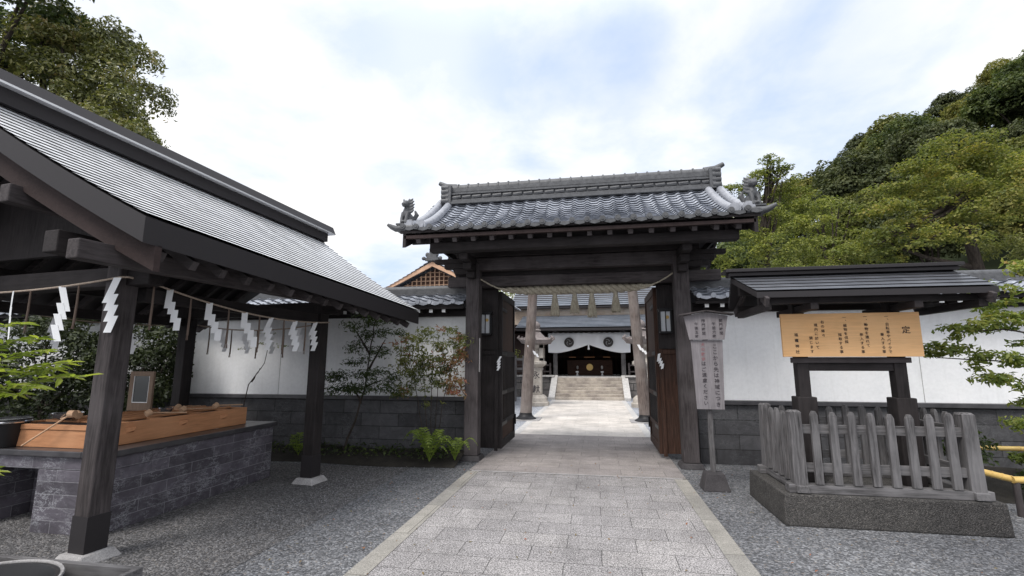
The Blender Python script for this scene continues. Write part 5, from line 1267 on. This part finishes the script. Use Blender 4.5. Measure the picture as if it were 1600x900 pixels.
tree('bushy_garden_tree', 'rounded mid green tree between the pruned tree and the big maple', 'tree', (7.2, 16, 0), [(7.2, 16, 0), (7.2, 16, 3), (7.2, 16, 5.6)], masses(sp, 9, 0.7), 'leaf_mid', 420, 0.09, seed=9, up=0.6, trunk_r=(0.16, 0.04), nlimb=10)
sp = [(12.5, 17, 3.6, 1.0, 6), (14.0, 17, 3.9, 1.1, 6), (15.6, 17, 3.7, 1.1, 6), (13.2, 17.4, 5.0, 1.1, 6), (15.0, 17.4, 5.2, 1.2, 6), (17, 17.2, 4.6, 1.3, 6)]
tree('bushy_garden_tree', 'low dark green tree behind the big maple trunk at the far right', 'tree', (14.2, 17, 0), [(14.2, 17, 0), (14.2, 17, 2.5), (14.3, 17, 4.5)], masses(sp, 19, 0.7), 'leaf_hill2', 330, 0.10, seed=19, up=0.6, trunk_r=(0.16, 0.04), nlimb=6)
# camphor above the pavilion roof, upper left
lob = rand_lobes((-15.7, 10.5, 9.3), (2.9, 2.2, 2.7), 36, 0.75, 21, 0.8, -0.9) + rand_lobes((-13.1, 9.6, 7.7), (1.6, 1.1, 1.4), 16, 0.5, 22, 0.8, -0.9) + [(-11.6, 9.4, 7.3, 0.55, 0.5, 0.45), (-12.1, 9.4, 8.2, 0.6, 0.5, 0.5), (-12.6, 9.6, 8.9, 0.7, 0.6, 0.6), (-13.1, 9.8, 9.7, 0.8, 0.6, 0.7), (-13.5, 10, 10.6, 0.8, 0.7, 0.7), (-12.4, 9.5, 7.2, 0.7, 0.6, 0.6), (-11.9, 9.4, 6.8, 0.5, 0.5, 0.4)]
tree('camphor_tree', 'broad leaved evergreen rising behind the pavilion roof at the top left', 'tree', (-15.5, 10.5, 0), [(-15.5, 10.5, 0), (-15.5, 10.5, 5), (-15.3, 10.3, 8.5), (-15.1, 10.2, 10)], lob, 'leaf_camphor', 620, 0.13, seed=21, up=0.3, trunk_r=(0.4, 0.1), aspect=0.42, shell=0.5, jitter=0.7, nlimb=10)
lob = rand_lobes((-15.5, 8.5, 10.5), (2.0, 2.0, 2.4), 14, 0.9, 23, 0.8, -0.9)
tree('camphor_tree', 'darker evergreen at the very top left corner of the view', 'tree', (-18.5, 9.5, 0), [(-18.5, 9.5, 0), (-18.5, 9.5, 6), (-17.5, 9, 10)], lob, 'leaf_dark', 480, 0.15, seed=23, up=0.3, trunk_r=(0.35, 0.08), shell=0.4, jitter=0.7)
# greenery beside the hall
lob = rand_lobes((-7.5, 30, 4.5), (2.5, 2, 2.5), 16, 1.2, 31); tree('courtyard_tree', 'green tree left of the hall roof, glimpsed past the left door', 'tree', (-7.5, 30, 0), [(-7.5, 30, 0), (-7.5, 30, 5)], lob, 'leaf_mid', 60, 0.22, seed=31, nlimb=6)
lob = rand_lobes((-4.7, 21.5, 1.9), (0.9, 0.7, 0.8), 10, 0.5, 33); tree('courtyard_shrub', 'round shrub behind the left stone lantern', 'shrub', (-4.7, 21.5, 0), [(-4.7, 21.5, 0), (-4.7, 21.5, 1.6)], lob, 'leaf_mid', 160, 0.1, seed=33, trunk_r=(0.06, 0.03), nlimb=6)

# planting bed in front of the left wall
def mound(name, x0, x1, y0, y1, h, m, seed=0):
    mb = MB(); nx, ny = 30, 8; vs = []
    for i in range(ny + 1):
        for k in range(nx + 1):
            u, w = k / nx, i / ny; x = x0 + (x1 - x0) * u; y = y0 + (y1 - y0) * w + 0.06 * math.sin(x * 2.3) * (1 - w)
            z = h * min(1, w * 3) * (0.8 + 0.2 * math.sin(x * 3 + y * 5)); vs.append((x, y, z + 0.004))
    mb.add(vs, [(i * (nx + 1) + k, i * (nx + 1) + k + 1, (i + 1) * (nx + 1) + k + 1, (i + 1) * (nx + 1) + k) for i in range(ny) for k in range(nx)])
    return mb.build(name, m, smooth=180, kind='structure')
mound('planting_bed', -12, -2.2, 7.25, 8.33, 0.10, 'soil')
mound('planting_bed', 4.35, 12, 6.7, 8.33, 0.10, 'soil')
rs = np.random.RandomState(4)
n = 700; x = rs.uniform(-6.8, -2.3, n); y = rs.uniform(7.35, 8.3, n); P = np.stack([x, y, 0.1 + rs.uniform(0, 0.08, n)], 1)
leaf_mesh('ground_cover', P, rs.normal(size=(n, 3)) * 0.6 + [0, 0, 1], 0.07, 'leaf_dark', 0.5, kind='stuff', seed=4)

def stems(name, label, cat, base, stem_pts, m, seed, pads_, density, size, r0=0.02, aspect=0.4, group=None, m2=None, up=0.8, jitter=0.5, bark='bark', shell=0.1):
    t = thing(name, base, label, cat, group)
    for i, s in enumerate(stem_pts):
        mb = MB(); limb(mb, s, r0, r0 * 0.35, 7, seed + i, 0.012); mb.build('stem', bark, t, smooth=180)
    P, N = lobe_points(pads_, density, seed, up, shell, jitter); leaf_mesh('foliage', P - np.array(t.location), N, size, m, aspect, parent=t, seed=seed)
    if m2:
        P, N = lobe_points(m2[1], m2[2], seed + 1, up, shell, jitter); leaf_mesh('reddish_foliage', P - np.array(t.location), N, size, m2[0], aspect, parent=t, seed=seed + 1)
    return t
# feathery dark maple with leaning trunk
pl = []
rng = random.Random(2)
for (x, y, z, w) in ((-4.0, 7.75, 2.38, 0.22), (-3.75, 7.7, 2.3, 0.2), (-4.2, 7.7, 2.22, 0.2), (-3.6, 7.75, 2.05, 0.2), (-3.95, 7.75, 2.0, 0.25), (-4.25, 7.8, 1.85, 0.2), (-3.7, 7.7, 1.75, 0.22), (-4.1, 7.7, 1.62, 0.2), (-3.85, 7.7, 1.40, 0.32), (-4.2, 7.65, 1.30, 0.3), (-3.6, 7.65, 1.27, 0.25), (-3.95, 7.6, 1.14, 0.38), (-4.35, 7.7, 1.12, 0.22), (-3.5, 7.7, 1.08, 0.2)):
    for k in range(4): pl.append((x + rng.uniform(-w, w) * 1.0, y + rng.uniform(-w, w) * 0.7, z + rng.uniform(-0.08, 0.08), w * 0.95, w * 0.7, 0.13))
stems('young_maple', 'dark feathery young maple in front of the shaded white wall', 'young tree', (-4.3, 7.8, 0.08),
      [[(-4.35, 7.8, 0.05), (-4.15, 7.8, 0.6), (-3.95, 7.75, 1.2), (-3.9, 7.75, 1.8), (-3.8, 7.7, 2.35)], [(-4.05, 7.8, 0.9), (-4.2, 7.7, 1.3)], [(-3.95, 7.75, 1.2), (-3.65, 7.7, 1.3)], [(-3.9, 7.75, 1.75), (-4.2, 7.7, 2.2)], [(-3.9, 7.75, 1.5), (-3.6, 7.7, 2.0)]],
      'leaf_dark', 12, pl, 620, 0.07, 0.022, 0.26, jitter=0.8, shell=0.0)
# nandina, green to red
g_, r_ = [], []
rng = random.Random(6)
for k in range(150):
    x = rng.uniform(-3.4, -2.15); z = rng.uniform(1.15, 2.2) - abs(x + 2.75) * 0.25; q = (x, 7.85 + rng.uniform(-0.2, 0.2), z, rng.uniform(0.10, 0.19), 0.15, rng.uniform(0.10, 0.17))
    (r_ if (x > -2.5 and z < 1.8 and rng.random() < 0.7) or rng.random() < 0.12 else g_).append(q)
for k in range(9): g_.append((rng.uniform(-3.1, -2.4), 7.85, rng.uniform(0.85, 1.2), 0.09, 0.09, 0.07))
stems('nandina', 'airy heavenly bamboo shrub with leaves turning red beside the left gate pillar', 'shrub', (-2.8, 7.9, 0.08),
      [[(-2.8 + d * 0.2, 7.9, 0.05), (-2.8 + d * 0.45, 7.88, 0.8), (-2.8 + d * 0.8, 7.86, 1.5), (-2.8 + d, 7.85, 2.05 - abs(d) * 0.2)] for d in (-0.45, -0.2, 0.02, 0.2, 0.42)],
      'leaf_nandina', 17, g_, 330, 0.085, 0.009, 0.28, m2=('leaf_red', r_, 300), up=0.1, jitter=0.8, shell=0.0)
# thin bare-stemmed shrub behind the basin and rocks
stems('thin_shrub', 'thin dark stems with sparse pale leaves against the wall behind the basin', 'shrub', (-6.3, 7.9, 0.08),
      [[(-6.55, 7.9, 0.05), (-6.35, 7.9, 1.2), (-6.05, 7.9, 1.6), (-6.0, 7.9, 2.1)], [(-6.3, 7.9, 1.25), (-6.15, 7.9, 1.5)]],
      'leaf_mid', 19, [(-6.1, 7.9, 1.95, 0.3, 0.1, 0.08), (-5.7, 7.9, 1.9, 0.2, 0.1, 0.06), (-6.5, 7.9, 1.85, 0.2, 0.1, 0.07), (-6.0, 7.9, 2.15, 0.25, 0.1, 0.05)], 500, 0.05, 0.012, shell=0.0)
# dark bushes filling the back left, behind the pavilion
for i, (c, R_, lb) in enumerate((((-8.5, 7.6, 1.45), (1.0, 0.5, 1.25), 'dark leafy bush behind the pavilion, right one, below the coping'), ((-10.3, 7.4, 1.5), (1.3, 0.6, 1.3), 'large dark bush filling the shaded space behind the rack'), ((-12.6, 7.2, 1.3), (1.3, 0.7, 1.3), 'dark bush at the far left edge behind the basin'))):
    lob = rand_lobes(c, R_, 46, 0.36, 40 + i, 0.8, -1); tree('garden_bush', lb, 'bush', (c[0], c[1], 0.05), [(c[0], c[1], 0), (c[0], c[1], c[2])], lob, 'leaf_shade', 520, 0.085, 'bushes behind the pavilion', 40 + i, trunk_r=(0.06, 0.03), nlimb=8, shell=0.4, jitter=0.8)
def rock(c, s, label, seed):
    m = MB().ell((0, 0, 0), s, 8); rng = random.Random(seed)
    m.v = [(x * (1 + 0.15 * math.sin(7 * y / s[1] + seed)), y * (1 + 0.12 * math.sin(5 * x / s[0])), z * (1 + 0.1 * math.sin(4 * x / s[0] + 3 * y))) for x, y, z in m.v]
    o = m.build('garden_rock', 'rock', None, smooth=60); o.location = c; props(o, label, 'rock', 'rocks in the planting bed')
rock((-6.9, 7.8, 0.3), (0.5, 0.35, 0.4), 'dark rock lying in the bed behind the basin', 2)
# ferns
def fern(c, n, L_, label, seed, name='fern', spread=1.0):
    t = thing(name, c, label, 'fern', 'ferns in the planting bed'); rng = random.Random(seed); c = Vector(c)
    for k in range(n):
        a = 2 * math.pi * k / n + rng.uniform(-0.25, 0.25); l = L_ * rng.uniform(0.75, 1.15); m = MB(); P = []
        e = rng.uniform(0.7, 1.15)
        for j in range(15):
            u = j / 14; P.append(Vector((math.cos(a) * l * u * spread * 0.8, math.sin(a) * l * u * 0.6, l * (math.sin(u * 2.0) * e - 0.32 * u * u))))
        m.tube(P, [0.006 * (1 - 0.7 * j / 14) for j in range(15)], 5)
        for j in range(2, 15):
            u = j / 14; d = (P[j] - P[j - 1]).normalized(); s_ = d.cross(Vector((0, 0, 1)))
            if s_.length < 0.1: s_ = Vector((1, 0, 0))
            s_.normalize(); w = l * 0.23 * (1 - u) ** 0.6 * min(1, u * 4) + 0.012
            for sg in (-1, 1):
                tip = P[j] + s_ * sg * w + d * w * 0.45 - Vector((0, 0, w * 0.2)); b_ = l * 0.034
                m.add([P[j] - d * b_ * 0.4, P[j] + s_ * sg * w * 0.5 + d * (w * 0.22 - b_ * 0.7), tip, P[j] + s_ * sg * w * 0.5 + d * (w * 0.22 + b_ * 0.7), P[j] + d * b_ * 0.4], [(0, 1, 2, 3, 4)])
        m.build('frond', 'leaf_fern', t, local=True)
fern((-2.62, 7.35, 0.08), 13, 0.52, 'bright green fern at the foot of the left gate pillar', 3)
fern((-2.25, 7.5, 0.08), 8, 0.42, 'second fern close against the left gate pillar', 6)
fern((-4.95, 7.45, 0.08), 7, 0.36, 'small yellowish fern left of the far pavilion post', 4)
# bright spray of leaves entering from the left, from the planter tub
def sprays(t, P_list, m, size, seed, per=7, aspect=0.28, r_=0.004):
    rs = np.random.RandomState(seed); mb = MB(); PP = []; A = []
    me_v = []; me_f = []
    for path in P_list:
        path = [Vector(p) for p in path]; mb.tube(path, r_, 5)
        L_ = len(path) - 1
        for k in range(per * L_):
            u = (k + 1) / (per * L_) * L_; i = min(int(u), L_ - 1); c = path[i].lerp(path[i + 1], u - i); d = (path[i + 1] - path[i]).normalized()
            side = d.cross(Vector((0, 0, 1))).normalized() * (1 if k % 2 else -1)
            dirv = (d * rs.uniform(0.5, 1.1) + side * rs.uniform(0.4, 1.0) + Vector((0, 0, rs.uniform(-0.35, 0.3)))).normalized()
            l = size * rs.uniform(0.7, 1.25); up_ = (Vector((0, 0, 1)) + Vector(rs.normal(size=3) * 0.35)).normalized(); w = dirv.cross(up_).normalized() * l * aspect; nn = w.cross(dirv).normalized()
            b = len(me_v)
            me_v += [c, c + dirv * l * 0.35 + w * 0.5 + nn * 0.05 * l, c + dirv * l * 0.7 + w * 0.38 + nn * 0.02 * l, c + dirv * l - nn * 0.12 * l, c + dirv * l * 0.7 - w * 0.38 + nn * 0.02 * l, c + dirv * l * 0.35 - w * 0.5 + nn * 0.05 * l, c + dirv * l * 0.4 - nn * 0.02 * l]
            me_f += [(b, b + 6, b + 1), (b + 1, b + 6, b + 3, b + 2), (b, b + 5, b + 6), (b + 5, b + 4, b + 3, b + 6)]
    mb.build('stem', 'leaf_nandina', t, smooth=60); q = MB(); q.v = [tuple(p) for p in me_v]; q.f = me_f; q.build('foliage', m, t)
t = thing('nandina', (-3.62, 2.33, 0.3), 'bright yellow green leaf sprays entering at the left edge before the basin', 'shrub')
S = [[(-3.62, 2.33, 0.25), (-3.7, 2.35, 1.0), (-3.75, 2.4, 1.5)]]
LB = []
for (tip, src) in (((-2.92, 2.3, 1.52), (-3.55, 2.35, 1.44)), ((-3.05, 2.3, 1.60), (-3.6, 2.3, 1.50)), ((-3.15, 2.25, 1.67), (-3.65, 2.3, 1.58)), ((-3.25, 2.2, 1.42), (-3.7, 2.3, 1.40)), ((-3.3, 2.3, 1.74), (-3.8, 2.35, 1.66)), ((-3.35, 2.2, 1.55), (-3.8, 2.3, 1.52)), ((-3.38, 2.25, 1.83), (-3.85, 2.3, 1.75)), ((-3.3, 2.2, 1.0), (-3.7, 2.3, 0.9)), ((-3.12, 2.2, 1.47), (-3.55, 2.25, 1.42)), ((-3.42, 2.15, 1.63), (-3.8, 2.2, 1.6)), ((-3.2, 2.35, 1.56), (-3.6, 2.4, 1.5))):
    a, b = Vector(src), Vector(tip); mid = a.lerp(b, 0.5) + Vector((0, 0, 0.03)); LB.append([a, mid, b])
    S.append([Vector((-3.75, 2.4, max(0.6, min(1.5, a.z - 0.15)))), a])
mb = MB()
for s in S: limb(mb, s, 0.01, 0.006, 6, 1, 0.004)
mb.build('main_stem', 'bark', t, smooth=180)
sprays(t, LB, 'leaf_bright', 0.095, 3, per=13, aspect=0.26)

# layered maple branch hanging in from the right
t_pads = []
rng = random.Random(15)
for (x, y, z, w, n_) in ((4.75, 6.3, 2.62, 0.35, 6), (5.3, 6.4, 2.7, 0.4, 6), (4.5, 6.3, 2.38, 0.3, 6), (5.0, 6.3, 2.30, 0.4, 7), (4.35, 6.3, 2.05, 0.35, 7), (4.85, 6.3, 2.02, 0.4, 8), (5.3, 6.3, 2.1, 0.4, 6), (4.15, 6.25, 1.95, 0.15, 3), (4.3, 6.3, 1.70, 0.35, 6), (4.0, 6.3, 1.66, 0.22, 5), (4.75, 6.3, 1.66, 0.4, 8), (5.2, 6.3, 1.7, 0.4, 6), (4.6, 6.3, 1.42, 0.3, 6), (5.0, 6.3, 1.36, 0.4, 6), (4.35, 6.2, 1.45, 0.15, 3), (5.6, 6.3, 1.5, 0.4, 5), (4.85, 6.4, 1.15, 0.25, 3)):
    for k in range(n_): t_pads.append((x + rng.uniform(-w, w), y + rng.uniform(-w, w) * 0.7, z + rng.uniform(-0.12, 0.10), rng.uniform(0.09, 0.2), rng.uniform(0.09, 0.2), rng.uniform(0.05, 0.12)))
stems('layered_maple', 'layered green maple branches reaching in from the right in front of the white wall', 'young tree', (5.9, 6.6, 0),
      [[(5.9, 6.6, 0), (5.8, 6.6, 1.0), (5.6, 6.5, 2.0), (5.4, 6.4, 2.75)], [(5.75, 6.6, 1.2), (5.2, 6.35, 1.55), (4.5, 6.3, 1.62), (3.9, 6.3, 1.66)], [(5.7, 6.5, 1.6), (5.1, 6.35, 1.9), (4.6, 6.3, 1.98), (4.1, 6.28, 1.95)], [(5.6, 6.5, 2.0), (5.0, 6.3, 2.25), (4.4, 6.3, 2.38)], [(5.75, 6.6, 1.05), (5.1, 6.3, 1.3), (4.5, 6.3, 1.42)], [(5.4, 6.4, 2.5), (4.8, 6.3, 2.62)]],
      'leaf_right', 25, t_pads, 1150, 0.072, 0.016, 0.40, up=0.8, jitter=0.8, shell=0.0)
for i, (c, R_, lb, mt) in enumerate((((4.55, 7.2, 0.45), (0.35, 0.3, 0.3), 'small dark shrub at the foot of the wall right of the fence', 'leaf_dark'), ((5.9, 7.7, 0.55), (0.7, 0.35, 0.35), 'low green shrub beyond the bamboo rails', 'leaf_right'), ((5.3, 6.75, 0.28), (0.5, 0.2, 0.2), 'low dark plant between the two bamboo rails', 'leaf_dark'))):
    lob = rand_lobes(c, R_, 12, 0.15, 90 + i, 0.8, -1); tree('low_shrub', lb, 'shrub', (c[0], c[1], 0.0), [(c[0], c[1], 0), (c[0], c[1], c[2])], lob, mt, 1400, 0.06, None, 90 + i, trunk_r=(0.02, 0.01), nlimb=6, shell=0.3, jitter=0.8)

# scattered leaf litter and grit on the paving
rs = np.random.RandomState(9); n = 240
P = np.stack([rs.uniform(-2.9, 3.5, n), rs.uniform(2.5, 8, n), np.full(n, 0.02)], 1)
leaf_mesh('leaf_litter', P, rs.normal(size=(n, 3)) * 0.25 + [0, 0, 1], 0.028, 'leaf_red', 0.5, kind='stuff', seed=9)

# loose stones lying on the gravel
rs = np.random.RandomState(12); MBs = MB(); n = 0
while n < 2600:
    x = rs.uniform(-3.6, 4.2); y = 2.6 + 4.8 * rs.uniform() ** 1.3
    if PX0 - 0.02 < x < PX1 + 0.02 and rs.uniform() > 0.03: continue
    if 1.78 < x < 3.8 and y > 5.35: continue
    if x > 3.7 * y / 5: continue
    r_ = rs.uniform(0.003, 0.009); a = rs.uniform(0, 6.28); q = []
    for k in range(5): q.append((x + r_ * math.cos(a + k * 1.257) * rs.uniform(0.7, 1.2), y + r_ * math.sin(a + k * 1.257) * rs.uniform(0.7, 1.2), 0.006 + r_ * 0.35))
    base = [(px + (px - x) * 0.25, py + (py - y) * 0.25, 0.002) for px, py, _ in q]
    MBs.add(q + base + [(x, y, 0.008 + r_ * 0.8)], [(0, 1, 10), (1, 2, 10), (2, 3, 10), (3, 4, 10), (4, 0, 10), (0, 5, 6, 1), (1, 6, 7, 2), (2, 7, 8, 3), (3, 8, 9, 4), (4, 9, 5, 0)]); n += 1
MBs.build('loose_gravel', 'loose', None, kind='stuff')
